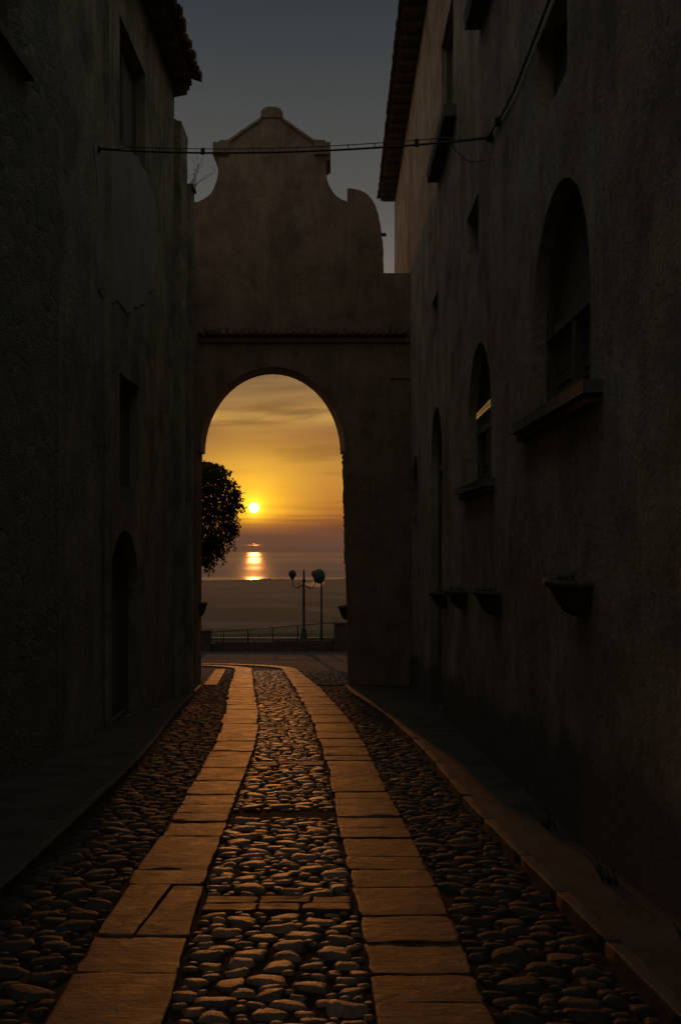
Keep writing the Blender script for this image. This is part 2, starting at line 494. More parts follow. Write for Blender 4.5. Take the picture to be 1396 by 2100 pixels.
mb = MB()
vs = []
yy = [1.0 + i * .5 for i in range(50)]
for y in yy: vs += [(-3.8, y, gz(y) - .017), (-1.2, y, gz(y) - .017), (1.9, y, gz(y) - .017)]
mb.add(vs, [f for i in range(len(yy) - 1) for f in ((3 * i, 3 * i + 1, 3 * i + 4, 3 * i + 3), (3 * i + 1, 3 * i + 2, 3 * i + 5, 3 * i + 4))])
tag(mb.build('road', EARTH), 'earth and grit bed of the lane between the stones', kind='structure')

# wheel tracks: (Y, left x, right x) measured on the ground
LT = [(2.0, -1.16, -.64), (4.18, -1.24, -.74), (5.72, -1.34, -.846), (8.55, -1.43, -.96), (12.8, -1.67, -1.12), (13.83, -1.71, -1.16),
      (17.8, -2.08, -1.47), (24.8, -2.75, -2.15), (33.0, -3.50, -2.93)]
RT = [(2.0, .20, .70), (4.18, .158, .64), (5.49, .124, .634), (7.45, .011, .577), (10.18, -.08, .44), (13.35, -.25, .346),
      (17.35, -.51, .12), (24.8, -1.14, -.52), (33.0, -1.90, -1.40)]
KR = [(2.0, 1.5), (4.75, 1.38), (5.34, 1.33), (8.9, 1.14), (12.6, 1.06), (17.35, .78), (23.0, .20), (25.0, .12)]
KL = [(2.0, -1.98), (5.98, -2.05), (7.46, -2.15), (8.9, -2.2), (12.4, -2.42), (18.0, -2.95), (24.8, -3.46)]


def lerp(tab, y, k=1):
    if y <= tab[0][0]: return tab[0][k]
    for a, b in zip(tab, tab[1:]):
        if y <= b[0]:
            t = (y - a[0]) / (b[0] - a[0])
            return a[k] + (b[k] - a[k]) * t
    a, b = tab[-2], tab[-1]
    return b[k] + (b[k] - a[k]) / (b[0] - a[0]) * (y - b[0])


def smooth_lerp(tab, y, k=1):
    return sum(lerp(tab, y + d, k) for d in (-1, -.5, 0, .5, 1)) / 5


def slab(mb, P, h, z0, side=5, jit=.007, tilt=.007, bev=.012):
    """worn slab on quad P (four ground points, counter-clockwise); rounded arrises, slightly irregular outline"""
    out = []
    for i in range(4):
        a, b = P[i], P[(i + 1) % 4]
        for k in range(side):
            t = k / side
            out.append((a[0] + (b[0] - a[0]) * t + random.uniform(-jit, jit), a[1] + (b[1] - a[1]) * t + random.uniform(-jit, jit)))
    for i in range(4):
        if random.random() < .35:      # a chipped corner
            k = i * side; c = random.uniform(.008, .022)
            ox = sum(p[0] for p in P) / 4 - out[k][0]; oy = sum(p[1] for p in P) / 4 - out[k][1]; l = math.hypot(ox, oy)
            out[k] = (out[k][0] + ox / l * c, out[k][1] + oy / l * c)
    cx = sum(p[0] for p in out) / len(out); cy = sum(p[1] for p in out) / len(out)
    ta, tb = random.uniform(-tilt, tilt), random.uniform(-tilt, tilt)
    n = len(out)
    vs = []
    for lvl in range(4):
        ins = (0, .0, bev * .4, bev * 1.6)[lvl]; dz = (-.06, h - bev * .8, h - bev * .15, h)[lvl]
        for x, y in out:
            dx, dy = cx - x, cy - y
            l = math.hypot(dx, dy)
            X, Y = x + dx / l * ins, y + dy / l * ins
            vs.append((X, Y, z0(Y) + dz + (X - cx) * ta + (Y - cy) * tb + (random.uniform(-.002, .002) if lvl else 0)))
    vs.append((cx, cy, z0(cy) + h - random.uniform(.0, .009)))
    fs = []
    for l in range(3):
        for i in range(n):
            j = (i + 1) % n
            fs.append((l * n + i, l * n + j, (l + 1) * n + j, (l + 1) * n + i))
    for i in range(n):
        fs.append((3 * n + i, 3 * n + (i + 1) % n, 4 * n))
    mb.add(vs, fs, True)


def bend(tab, off):
    """points of the far bend where the tracks turn left beyond the gate"""
    return tab


cross = [(5.98, .16), (8.75, .15), (11.75, .15), (15.6, .15), (20.4, .16)]      # bands of stone across the street: centre Y, half width
for nm, tab, lab in (('wheel_track', LT, 'left worn granite wheel track of chiselled slabs'), ('wheel_track', RT, 'right worn granite wheel track of chiselled slabs')):
    mb = MB()
    y = 2.2
    while y < 33.5:
        ln = random.choice((.36, .42, .5, .6, .78, .95)) * random.uniform(.9, 1.1)
        y1 = min(y + ln, 33.6)
        g = random.uniform(.002, .005)
        wob = random.uniform(-.012, .012) if y < 14 else random.uniform(-.028, .028)
        a0, a1 = smooth_lerp(tab, y, 1), smooth_lerp(tab, y, 2)
        b0, b1 = smooth_lerp(tab, y1, 1), smooth_lerp(tab, y1, 2)
        sk = random.uniform(-.02, .02)
        P = [(a0 + wob, y + g), (a1 + wob * .5, y + g + sk), (b1 + wob * .5, y1 - g + sk), (b0 + wob, y1 - g)]
        hs = random.uniform(-.005, .006) + .012
        if tab is LT and y < 5.9 <= y1:
            P0, P1, P2, P3 = [Vector(p) for p in P]
            m0, m1 = P0.lerp(P1, .40), P3.lerp(P2, .58)
            slab(mb, [P0, m0 - Vector((.003, 0)), m1 - Vector((.010, 0)), P3], hs, gz)
            slab(mb, [m0 + Vector((.003, 0)), P1, P2, m1 + Vector((.008, 0))], hs - .006, gz)
        else:
            slab(mb, P, hs, gz)
        y = y1
    # the bend to the left beyond the gate
    c0, c1 = smooth_lerp(tab, 33.6, 1), smooth_lerp(tab, 33.6, 2)
    w = c1 - c0
    turn = 0.0
    hd = math.atan2(-(tab[-2][2] - tab[-1][2]), tab[-1][0] - tab[-2][0])
    hd = math.atan2(tab[-1][2] - tab[-2][2], tab[-1][0] - tab[-2][0])
    px, py = (c0 + c1) / 2, 33.6
    ang = hd
    n = 26 if tab is RT else 18
    for k in range(n):
        da = -R(6.5 if tab is RT else 8.5) if ang > R(-97) else 0
        ln = .55
        nx, ny = px + math.sin(ang) * ln, py + math.cos(ang) * ln
        ang2 = ang + da
        r0 = (math.cos(ang) * w / 2, -math.sin(ang) * w / 2); r1 = (math.cos(ang2) * w / 2, -math.sin(ang2) * w / 2)
        slab(mb, [(px - r0[0], py - r0[1]), (px + r0[0], py + r0[1]), (nx + r1[0], ny + r1[1]), (nx - r1[0], ny - r1[1])], .014, gz, side=3, jit=.006)
        px, py, ang = nx, ny, ang2
    o = mb.build(nm, SLAB)
    tag(o, lab, kind='structure')

# cobbles
def pebble(mb, cx, cy, rx, ry, h, seg, zb):
    rot = random.uniform(-.3, .3)
    ph = [random.uniform(0, 6.28) for _ in range(3)]
    ex = random.uniform(.52, .85)
    ca, sa = math.cos(rot), math.sin(rot)
    tx, ty = random.uniform(-.25, .25), random.uniform(-.25, .25)
    lv = ((1.0, -.5), (.98, .25), (.86, .74), (.60, .96)) if seg > 8 else ((1.0, -.3), (.86, .62), (.48, .94))
    vs, fs = [], []
    for s, z in lv:
        for k in range(seg):
            t = 6.28318 * k / seg
            c, d = math.cos(t), math.sin(t)
            c = math.copysign(abs(c) ** ex, c); d = math.copysign(abs(d) ** ex, d)
            w = .97 + .10 * math.sin(2 * t + ph[0]) + .11 * math.sin(3 * t + ph[1]) + .07 * math.sin(5 * t + ph[2])
            x, y = c * rx * s * w, d * ry * s * w
            vs.append((cx + x * ca - y * sa, cy + x * sa + y * ca, zb + h * z + (x * tx + y * ty) * (.5 if z > 0 else 0)))
    n = len(lv)
    vs.append((cx, cy, zb + h))
    for l in range(n - 1):
        for k in range(seg):
            q = (k + 1) % seg
            fs.append((l * seg + k, l * seg + q, (l + 1) * seg + q, (l + 1) * seg + k))
    for k in range(seg):
        fs.append(((n - 1) * seg + k, (n - 1) * seg + (k + 1) % seg, n * seg))
    mb.add(vs, fs, True)


def fill(mb, lo, hi, ya, yb, bands=True, size=1.0):
    """pack stones of falling size at random between two edges"""
    grid = {}
    placed = []
    cell = .26
    def ok(x, y, rx, ry):
        gx, gy = int(x // cell), int(y // cell)
        for a in (-1, 0, 1):
            for b in (-1, 0, 1):
                for (u, v, ru, rv) in grid.get((gx + a, gy + b), ()):
                    if ((x - u) / (rx + ru)) ** 2 + ((y - v) / (ry + rv)) ** 2 < .86: return False
        return True
    area = sum((hi(ya + (k + .5) * .5) - lo(ya + (k + .5) * .5)) * .5 for k in range(int((yb - ya) / .5)))
    for (r0, r1, tries) in ((.085, .118, 26), (.062, .09, 90), (.045, .065, 200), (.026, .044, 420)):
        for _ in range(int(area * tries)):
            y = random.uniform(ya, yb)
            if y > 24 and r1 < .05: continue
            rx = random.uniform(r0, r1) * size; ry = rx * random.uniform(.55, .92)
            x0, x1 = lo(y) + rx * .92, hi(y) - rx * .92
            if x1 <= x0: continue
            x = random.uniform(x0, x1)
            if bands and any(abs(y - c[0]) < c[1] + ry for c in cross): continue
            if ok(x, y, rx, ry):
                grid.setdefault((int(x // cell), int(y // cell)), []).append((x, y, rx, ry))
                placed.append((x, y, rx, ry))
    for x, y, rx, ry in placed:
        seg = 13 if y < 9 else 11 if y < 14 else (9 if y < 20 else 7)
        pebble(mb, x, y, rx * .98, ry * .98, random.uniform(.018, .030) * (.75 + 3 * rx), seg, gz(y) - .024)


mb = MB()
fill(mb, lambda y: smooth_lerp(LT, y, 2) - .003, lambda y: smooth_lerp(RT, y, 1) + .003, 2.4, 33)
tag(mb.build('cobblestones', COB), 'rounded river cobbles packed between the two granite wheel tracks', 'cobbles', kind='stuff')
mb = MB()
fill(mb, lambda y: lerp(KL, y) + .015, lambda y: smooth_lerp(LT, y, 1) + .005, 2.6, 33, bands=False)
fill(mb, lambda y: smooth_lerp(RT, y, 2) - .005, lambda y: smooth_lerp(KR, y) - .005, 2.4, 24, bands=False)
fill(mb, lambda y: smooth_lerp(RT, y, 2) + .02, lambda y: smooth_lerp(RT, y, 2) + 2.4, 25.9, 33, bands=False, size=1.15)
tag(mb.build('cobblestones', COB_SHADED), 'dull cobbles between the wheel tracks and the kerbs, shade painted into their colour', 'cobbles', kind='stuff')

# bands of dressed stone across the cobbles
mb = MB()
for yc, hw in cross:
    x0, x1 = smooth_lerp(LT, yc, 2) + .03, smooth_lerp(RT, yc, 1) - .02
    k = 3 if yc < 12 else 2
    for r in range(2):
        x = x0
        for i in range(k):
            xe = x0 + (x1 - x0) * (i + 1) / k + (random.uniform(-.05, .05) if i < k - 1 else 0)
            ya, yb = yc - hw + r * hw, yc + r * hw
            slab(mb, [(x + .005, ya + .008), (xe - .005, ya + .008), (xe - .005, yb - .008), (x + .005, yb - .008)], random.uniform(-.006, .004) - (.022 if abs(yc - 8.75) < .1 else 0), gz, side=4)
            x = xe
tag(mb.build('stone_bands', SLAB), 'bands of dressed stone laid across the cobbles', kind='structure')

# kerbs and pavements
for tab, side, lab in ((KR, 1, 'right kerb of rounded granite blocks'), (KL, -1, 'left kerb of low granite blocks')):
    mb = MB()
    y = 2.0; H = .06
    top = 24.9
    while y < top:
        y1 = min(y + random.uniform(.7, 1.3), top)
        a, b = smooth_lerp(tab, y), smooth_lerp(tab, y1)
        w = .085 * side
        q = [(a, y + .002), (a + w, y + .002), (b + w, y1 - .002), (b, y1 - .002)]
        if side < 0: q = q[::-1]
        slab(mb, q, H + random.uniform(-.004, .006), gz, side=7, jit=.004, tilt=.002, bev=.014)
        y = y1
    tag(mb.build('kerb', KERB), lab, kind='structure')
    mb = MB()
    yy = [2.0 + i * .92 for i in range(26)]
    vs = []
    wall = (XR if side > 0 else XL) + .1 * side
    for y in yy:
        vs += [(smooth_lerp(tab, y) + .078 * side, y, gz(y) + H - .004), (wall + (max(0, 6.9 - y) * .06 if side > 0 else 0), y, gz(y) + H + .0)]
    mb.add(vs, [(2 * i, 2 * i + 1, 2 * i + 3, 2 * i + 2) for i in range(len(yy) - 1)])
    tag(mb.build('pavement', PAVE), 'narrow worn pavement along the %s house fronts' % ('right' if side > 0 else 'left'), kind='structure')
# slabs of a third band at the far left edge, seen through the arch
mb = MB()
for i in range(9):
    y = 25.6 + i * .9
    x = -3.50 - (y - 25.6) * .086
    slab(mb, [(x - .02, y), (x + .33, y), (x + .33 - .08, y + .88), (x - .10, y + .88)], .02, gz)
tag(mb.build('kerb', SLAB), 'band of pale edging slabs beyond the arch at its left foot', kind='structure')

# ================================================================== RIGHT HOUSE
rh = empty('plastered_house', (XR + .5, 14, gz(14)), 'long ochre plastered house with arched ground floor windows and tiled eaves, right of the lane', 'house', )
ARCH = []
for k in range(2):
    y0, dz = 7.0 + 4.6 * k, -.39 * k
    ARCH.append(archp(y0, y0 + 2.1, 2.76 + dz, 3.5 + dz, 1.04))
DOORS = [archp(17.15, 19.3, gz(18.2) - .12, 3.0, 1.07), archp(22.5, 24.2, gz(23.3) - .12, 2.75, .85)]
SMALL = [rect(7.7, 8.9, 5.3, 6.08), rect(12.65, 13.8, 5.3, 6.08), rect(17.95, 19.1, 5.45, 6.15)]
UPPER = [rect(10.1, 11.9, 8.25, 10.2), rect(15.45, 17.3, 8.25, 10.2)]
ROOFZ = 12.5
outl = [(6.9, gz(6.9) - .5), (32.3, gz(32.3) - .5), (32.3, ROOFZ), (6.9, ROOFZ)]
mb = MB()
facade(mb, XR, 1, outl, ARCH + DOORS + SMALL + UPPER, .26, 6)
m2 = MB()
facade(m2, XR, 1, [(-5, -.6), (6.898, gz(6.9) - .5), (6.898, ROOFZ), (-5, ROOFZ)], [], .1, 5)
m2.v = [(x + (6.9 - y) * .055, y, z) for x, y, z in m2.v]      # near wall angled outward, shaped so the low sun barely lights it
mb.add(m2.v, m2.f)
mb.build('wall', PLASTER_R, rh)
for k, h in enumerate(ARCH):
    dz = -.39 * k
    y0, y1 = h[0][0], h[1][0]
    zs = 3.5 + dz
    w = MB(); ring_frame(w, XR + 0.130, XR + 0.230, h, .07)
    w.box(XR + 0.120, XR + 0.220, y0 + .06, y1 - .06, zs - .04, zs + .05)              # transom
    cy = (y0 + y1) / 2
    w.box(XR + 0.130, XR + 0.215, cy - .05, cy + .05, 2.83 + dz, zs - .04)             # mullion
    win = w.build('window', WOOD, rh)
    p = MB(); panel(p, XR + 0.200, [(y0 + .05, zs - .35), (y1 - .05, zs - .35), (y1 - .05, zs - .02), (y0 + .05, zs - .02)])
    p.build('pane', DARKGLASS, win)
    p = MB()
    for i in range(2):
        ya, yb = (y0 + .08, cy - .05) if i == 0 else (cy + .05, y1 - .08)
        p.box(XR + 0.205, XR + 0.240, ya, yb, 2.82 + dz, zs - .35)
        for q in range(3):
            za = 2.87 + dz; hh = (zs - .40 - za)
            p.box(XR + 0.192, XR + 0.204, ya + .06, yb - .06, za + q * hh / 3 + .02, za + (q + 1) * hh / 3 - .02)
    p.build('shutter', WOOD, win)
    p = MB(); c = [q for q in h if q[1] >= zs - 1e-4]
    panel(p, XR + 0.220, c); p.build('fanlight', DARK, win)
    if k == 1:      # a hopper light standing ajar, catching the sky through the arch
        p = MB()
        for za, zb, zc, zd in ((3.245, 3.295, 3.215, 3.25), (3.306, 3.345, 3.26, 3.287)):
            q = [(XR + .035, y0 + .06, za), (XR + .008, y0 + 1.3, zc), (XR + .008, y0 + 1.3, zd), (XR + .035, y0 + .06, zb)]
            p.add(q, [(0, 1, 2, 3)])
        p.build('hopper_pane', GLASS, win)
    s = MB(); s.box(XR - .13, XR + .18, y0 - .32, y1 + .42, 2.67 + dz, 2.758 + dz, .008)
    s.box(XR - .08, XR + .05, y0 - .26, y1 + .36, 2.60 + dz, 2.668 + dz, .008)
    s.build('sill', SILL, win)
for h in DOORS:
    y0, y1, z0, zs = h[0][0], h[1][0], h[0][1], h[2][1]
    w = MB(); ring_frame(w, XR + .14, XR + .23, h, .09); panel(w, XR + .21, h)
    w.box(XR + .15, XR + .22, y0 + .08, y1 - .08, zs - .06, zs + .05)
    cy = (y0 + y1) / 2
    for i in range(2):
        ya, yb = (y0 + .1, cy - .012) if i == 0 else (cy + .012, y1 - .1)
        for q in range(3):
            za, zb = z0 + .25 + q * (zs - z0 - .35) / 3, z0 + .15 + (q + 1) * (zs - z0 - .35) / 3
            w.box(XR + .185, XR + .207, ya + .08, yb - .08, za, zb)
    dr = w.build('door', WOOD, rh)
    kb = MB(); kb.lathe([(.0, -.03), (.03, -.02), (.035, 0), (.03, .02), (0, .03)], (XR + .16, cy - .09, z0 + 1.15), 10); kb.build('handle', IRON, dr)
for h in SMALL:
    (y0, z0), (y1, _), (_, z1), _ = h
    w = MB(); ring_frame(w, XR + 0.150, XR + 0.210, h, .06)
    w.box(XR + 0.160, XR + 0.200, (y0 + y1) / 2 - .02, (y0 + y1) / 2 + .02, z0 + .06, z1 - .06)
    win = w.build('window', WOOD, rh)
    p = MB(); panel(p, XR + 0.190, h); p.build('pane', DARK, win)
for h in UPPER:
    (y0, z0), (y1, _), (_, z1), _ = h
    w = MB(); ring_frame(w, XR + 0.090, XR + 0.190, h, .08)
    w.box(XR + 0.100, XR + 0.180, (y0 + y1) / 2 - .04, (y0 + y1) / 2 + .04, z0 + .07, z1 - .07)
    win = w.build('window', WOOD, rh)
    p = MB(); panel(p, XR + 0.170, h); p.build('pane', DARK, win)
    s = MB(); s.box(XR - .20, XR + .12, y0 - .4, y1 + .6, 8.06, 8.245, .012); s.build('sill', SILL, win)
roof = barrel_roof(rh, XR - .50, 12.72, -4.8, 32.4, 1, 17)
mb = MB()
mb.box(XR - .46, XR + .02, -4.8, 32.35, 12.60, 12.63)
for i in range(64):
    y = -4.5 + i * .58
    mb.box(XR - .40, XR - .002, y, y + .09, 12.50, 12.598)
mb.build('eave_boards', WOOD, roof)
mb = MB()
mb.add([(XR - .45, -4.8, 12.70), (XR - .45, 32.35, 12.70), (XR + 6, 32.35, 14.6), (XR + 6, -4.8, 14.6)], [(0, 1, 2, 3)])
mb.add([(XR - .45, 32.34, 12.66), (XR + 6, 32.34, 12.5), (XR + 6, 32.34, 14.6), (XR - .45, 32.34, 12.70)], [(0, 1, 2, 3)])
mb.build('roof_slope', TILE, rh)

# ================================================================== LEFT HOUSES
lh = empty('weathered_house', (XL - .5, 16.5, gz(16.5)), 'weathered house with flaking plaster, arched door and ragged tile eaves, left of the lane', 'house')
LW = [rect(15.8, 17.9, 8.0, 10.0), rect(15.8, 17.3, 2.5, 4.3)]
LD = archp(15.1, 17.3, gz(16) - .05, .75, 1.05)
mb = MB()
facade(mb, XL, -1, [(12.2, -1.8), (21.0, -2.6), (21.0, 11.15), (12.2, 11.15)], LW + [LD], .30, 6)
mb.build('wall', PLASTER_L, lh)
for h in LW:
    (y0, z0), (y1, _), (_, z1), _ = h
    w = MB(); ring_frame(w, XL - .16, XL - .24, h, .08)
    w.box(XL - .23, XL - .17, (y0 + y1) / 2 - .04, (y0 + y1) / 2 + .04, z0 + .06, z1 - .06)
    win = w.build('window', WOOD, lh)
    p = MB(); panel(p, XL - .22, h); p.build('pane', DARK, win)
w = MB(); ring_frame(w, XL - .18, XL - .28, LD, .1)
panel(w, XL - .26, LD)
for i in range(5):
    ya = 15.25 + i * .39
    w.box(XL - .255, XL - .235, ya, ya + .36, gz(16) + .1, .74)
d = w.build('door', WOOD, lh)
# pale plaster patch with a broken edge, and a strip of bare masonry near the far corner
pp = [(195, 310), (205, 300), (262, 305), (282, 322), (300, 352), (312, 392), (319, 430), (321, 480), (323, 530), (316, 565), (306, 600), (290, 626), (262, 640), (240, 622), (215, 606), (195, 590)]
def fl(px, py):
    y = F * 3.5 / (698 - px)
    return (y, EYE + (1100 - py) * y / F)
patch = []
q = [fl(*p) for p in pp]
for a, b in zip(q, q[1:] + q[:1]):
    for t in (0, .25, .5, .75):
        patch.append((a[0] + (b[0] - a[0]) * t + random.uniform(-.09, .09) + .10 * math.sin(a[1] * 5), a[1] + (b[1] - a[1]) * t + random.uniform(-.06, .06)))
mb = MB(); poly_slab(mb, XL, -1, patch, .014); mb.build('plaster_patch', PLASTER_P, lh)
mb = MB(); mb.box(XL + .002, XL + .07, 14.78, 14.98, gz(15), 10.9, .01); mb.build('pilaster', PLASTER_L, lh)
roof = barrel_roof(lh, XL + .42, 11.30, 12.2, 21.0, -1, 20, jag=.10)
mb = MB()
mb.box(XL - .02, XL + .38, 12.25, 20.95, 11.18, 11.22)
for i in range(15):
    y = 12.4 + i * .6
    mb.box(XL + .002, XL + .34, y, y + .1, 11.06, 11.178)
mb.add([(XL + .002, 20.75, 10.95), (XL + .30, 20.75, 11.05), (XL + .30, 20.75, 11.2), (XL + .002, 20.75, 11.2),
        (XL + .002, 20.98, 10.95), (XL + .27, 20.98, 11.0), (XL + .30, 20.98, 11.2), (XL + .002, 20.98, 11.2)],
       [(0, 1, 2, 3), (4, 5, 6, 7), (0, 1, 5, 4), (1, 2, 6, 5)])
mb.build('eave_boards', WOOD, roof)
mb = MB()
mb.add([(XL + .38, 12.2, 11.27), (XL + .38, 21.0, 11.27), (XL - 5, 21.0, 13.2), (XL - 5, 12.2, 13.2)], [(0, 1, 2, 3)])
mb.add([(XL + .3, 21.0, 11.2), (XL - 5, 21.0, 11.15), (XL - 5, 21.0, 13.2), (XL + .3, 21.0, 11.27)], [(0, 1, 2, 3)])
mb.build('roof_slope', TILE, lh)

sh = empty('rubble_house', (XL - .5, 4, gz(4)), 'tall house of bare rubble stone at the near left edge', 'house')
mb = MB()
SW = [rect(9.3, 10.75, 6.8, 8.9)]
facade(mb, XL + .06, -1, [(-5, -1.0), (12.19, -1.9), (12.19, 12.4), (-5, 12.4)], SW, .3, 6)
mb.build('wall', RUBBLE, sh)
(y0, z0), (y1, _), (_, z1), _ = SW[0]
w = MB(); ring_frame(w, XL - .10, XL - .18, SW[0], .08); w.box(XL - .17, XL - .11, 9.98, 10.06, z0 + .07, z1 - .07)
win = w.build('window', WOOD, sh)
p = MB(); panel(p, XL - .16, SW[0]); p.build('pane', DARK, win)
s = MB(); s.box(XL - .1, XL + .16, y0 - .15, y1 + .15, z0 - .12, z0 - .003, .01); s.build('sill', SILL, win)

th = empty('old_tower', (XL - .5, 23, gz(23)), 'dark narrow old tower wall with broken top between the weathered house and the gate', 'tower')
mb = MB()


def block(mb, x0, x1, y0, y1, z0, z1, n=9):
    """rough masonry pier with an uneven street edge and a broken top"""
    hs = []
    z = z0
    while z < z1 - .3:
        hs.append(z); z += random.uniform(.28, .5)
    hs.append(z1)
    rows = [[(x0, y0), (x1 + random.uniform(-.022, .022), y0 + random.uniform(0, .015)), (x1 + random.uniform(-.022, .022), y1 - random.uniform(0, .015)), (x0, y1)] for _ in hs]
    vs = [(x, y, z) for r, z in zip(rows, hs) for x, y in r]
    fs = [(4 * k + q, 4 * k + (q + 1) % 4, 4 * k + 4 + (q + 1) % 4, 4 * k + 4 + q) for k in range(len(hs) - 1) for q in range(4)]
    b = 4 * (len(hs) - 1)
    mb.add(vs, fs + [(b, b + 1, b + 2, b + 3)])


block(mb, -5, -3.37, 21.03, 21.99, -2.6, 10.46)
block(mb, -5, -3.29, 21.995, 22.5, -2.7, 9.46)
block(mb, -5, -3.67, 22.505, 24.98, -2.9, 8.3)
mb.build('wall', PLASTER_L, th)
mb = MB()
x = -4.6
for (xa, xb, ya, yb, z) in ((-4.6, -3.38, 21.05, 21.95, 10.43), (-4.6, -3.25, 22.02, 22.48, 9.43)):
    x = xa
    while x < xb - .1:
        x1 = min(x + random.uniform(.2, .34), xb)
        mb.box(x, x1 + .01, ya, yb, z, z + random.uniform(.05, .13), .02)
        x = x1
mb.build('rubble_top', RUBBLE, th)

# ================================================================== THE GATE
gate = empty('town_gate', (-1.7, GY, gz(GY)), 'plastered town gate with round arch and curved bell gable closing the lane', 'gate')
SP = 3.84


def ell(xa, xb, zs, top, n=28):
    c, r = (xa + xb) / 2, (xb - xa) / 2
    return [(c + r * math.cos(math.pi * (1 - i / n)), zs + (top - zs) * math.sin(math.pi * i / n)) for i in range(n + 1)]


fr = ell(-3.515, .115, SP, 5.96)       # front edge of the arch
re = ell(-3.53, -.005, SP, 5.93)       # rear edge
GB = 26.0                              # back of the gate wall


def gp(px, py):
    return ((px - 698) * GY / F, EYE + (1100 - py) * GY / F)


sil = [(787, 560), (785, 505), (781, 470), (776, 440), (770, 422), (762, 408), (750, 396), (738, 390), (725, 387), (712, 386), (712, 413),
       (700, 409), (690, 402), (682, 393), (675, 381), (670, 366), (668, 350), (668, 331), (677, 325), (677, 292), (667, 292), (667, 287), (643, 286), (632, 279),
       (606, 261), (578, 240), (536, 240), (512, 255), (486, 274), (472, 284), (462, 287), (450, 287), (450, 292), (438, 292), (438, 318), (447, 323), (448, 340), (447, 356),
       (444, 372), (438, 388), (428, 401), (416, 409), (405, 414), (385, 417)]
up = []
_s = [gp(*p) for p in sil]
for a, b in zip(_s, _s[1:]):
    d = math.hypot(b[0] - a[0], b[1] - a[1]); k = max(1, int(d / .10))
    for i in range(k):
        jx = 0 if i == 0 else .011
        up.append((a[0] + (b[0] - a[0]) * i / k + random.uniform(-jx, jx), a[1] + (b[1] - a[1]) * i / k + random.uniform(-jx, jx)))
up.append(_s[-1])
zj = gz(25.5) - .6
# main wall outline: right foot of the arch, outwards, over the gable and back down, then round the arch
outer = [(XR - .005, zj), (XR - .005, gp(0, 560)[1])] + up + [(-4.6, up[-1][1]), (-4.6, zj)]
jl = [(-3.64, zj), (-3.60, SP)]
jr = [(.06, SP), (.10, 2.0), (.15, 0), (.20, zj)]
front_loop = outer + jl + fr + jr
rear_loop = outer + jl + re + jr
mb = MB()
loop3 = [Vector((x, z, 0)) for x, z in front_loop]
tris = tessellate_polygon([loop3])
mb.add([(x, GY, z) for x, z in front_loop], [tuple(t) for t in tris])
tris = tessellate_polygon([[Vector((x, z, 0)) for x, z in rear_loop]])
mb.add([(x, GB, z) for x, z in rear_loop], [tuple(t) for t in tris])
n = len(outer)
mb.add([(x, GY, z) for x, z in outer] + [(x, GB, z) for x, z in outer], [(i, i + 1, n + i + 1, n + i) for i in range(n - 1)])
for seq in (jl + [fr[0]], [fr[-1]] + jr):
    n = len(seq)
    s2 = [re[0] if p == fr[0] else re[-1] if p == fr[-1] else p for p in seq]
    mb.add([(x, GY, z) for x, z in seq] + [(x, GB, z) for x, z in s2], [(i, i + 1, n + i + 1, n + i) for i in range(n - 1)])
mb.build('wall', PLASTER_G, gate)
mb = MB(); n = len(fr)
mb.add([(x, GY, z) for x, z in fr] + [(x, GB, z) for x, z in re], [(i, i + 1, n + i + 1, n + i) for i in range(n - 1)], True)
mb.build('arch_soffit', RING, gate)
# ragged bricks on the right jamb
mb = MB()
for i in range(44):
    z = SP - .12 - i * .068
    x = lerp([(0, .15), (2, .10), (SP, .06)], max(z, 0)) if z > 0 else .15 - z * .02
    e = random.uniform(.004, .035)
    mb.box(x - e, x + .05, GB - .5, GB - .03, z, z + .055, .004)
mb.build('brick_edge', CLAY, gate)
# gable finial: short round-topped block, and the mouldings at the shoulders
c = gp(557, 240)
mb = MB()
hw = .26
pr = [(-hw - .012, -.02), (-hw - .012, .13)] + [(hw * math.cos(math.pi * (1 - i / 10)), .13 + .125 * math.sin(math.pi * i / 10)) for i in range(11)] + [(hw + .012, .13), (hw + .012, -.02)]
n = len(pr)
mb.add([(c[0] + a, GY - .03, c[1] + b) for a, b in pr] + [(c[0] + a, GY + .55, c[1] + b) for a, b in pr],
       [tuple(range(n)), tuple(range(n, 2 * n))] + [(i, (i + 1) % n, n + (i + 1) % n, n + i) for i in range(n)])
mb.build('finial', PLASTER_G, gate)
for xa, xb in ((438, 470), (645, 677)):
    a, b = gp(xa - 1, 318), gp(xb, 293)
    mb = MB(); mb.box(a[0], b[0], GY - .06, GY + .4, a[1], b[1], .004)
    mb.build('cornice', PLASTER_G, gate)
# raking mouldings of the pediment
for s in ((472, 284, 536, 240), (643, 286, 578, 240)):
    a, b = gp(s[0], s[1] + 7), gp(s[2], s[3] + 7)
    mb = MB()
    v = [(a[0], a[1]), (b[0], b[1]), (b[0], b[1] + .07), (a[0], a[1] + .07)]
    mb.add([(x, GY - .05, z) for x, z in v] + [(x, GY + .2, z) for x, z in v], [(0, 1, 2, 3), (4, 5, 6, 7), (0, 1, 5, 4), (1, 2, 6, 5), (2, 3, 7, 6), (3, 0, 4, 7)])
    mb.build('raking_moulding', PLASTER_G, gate)
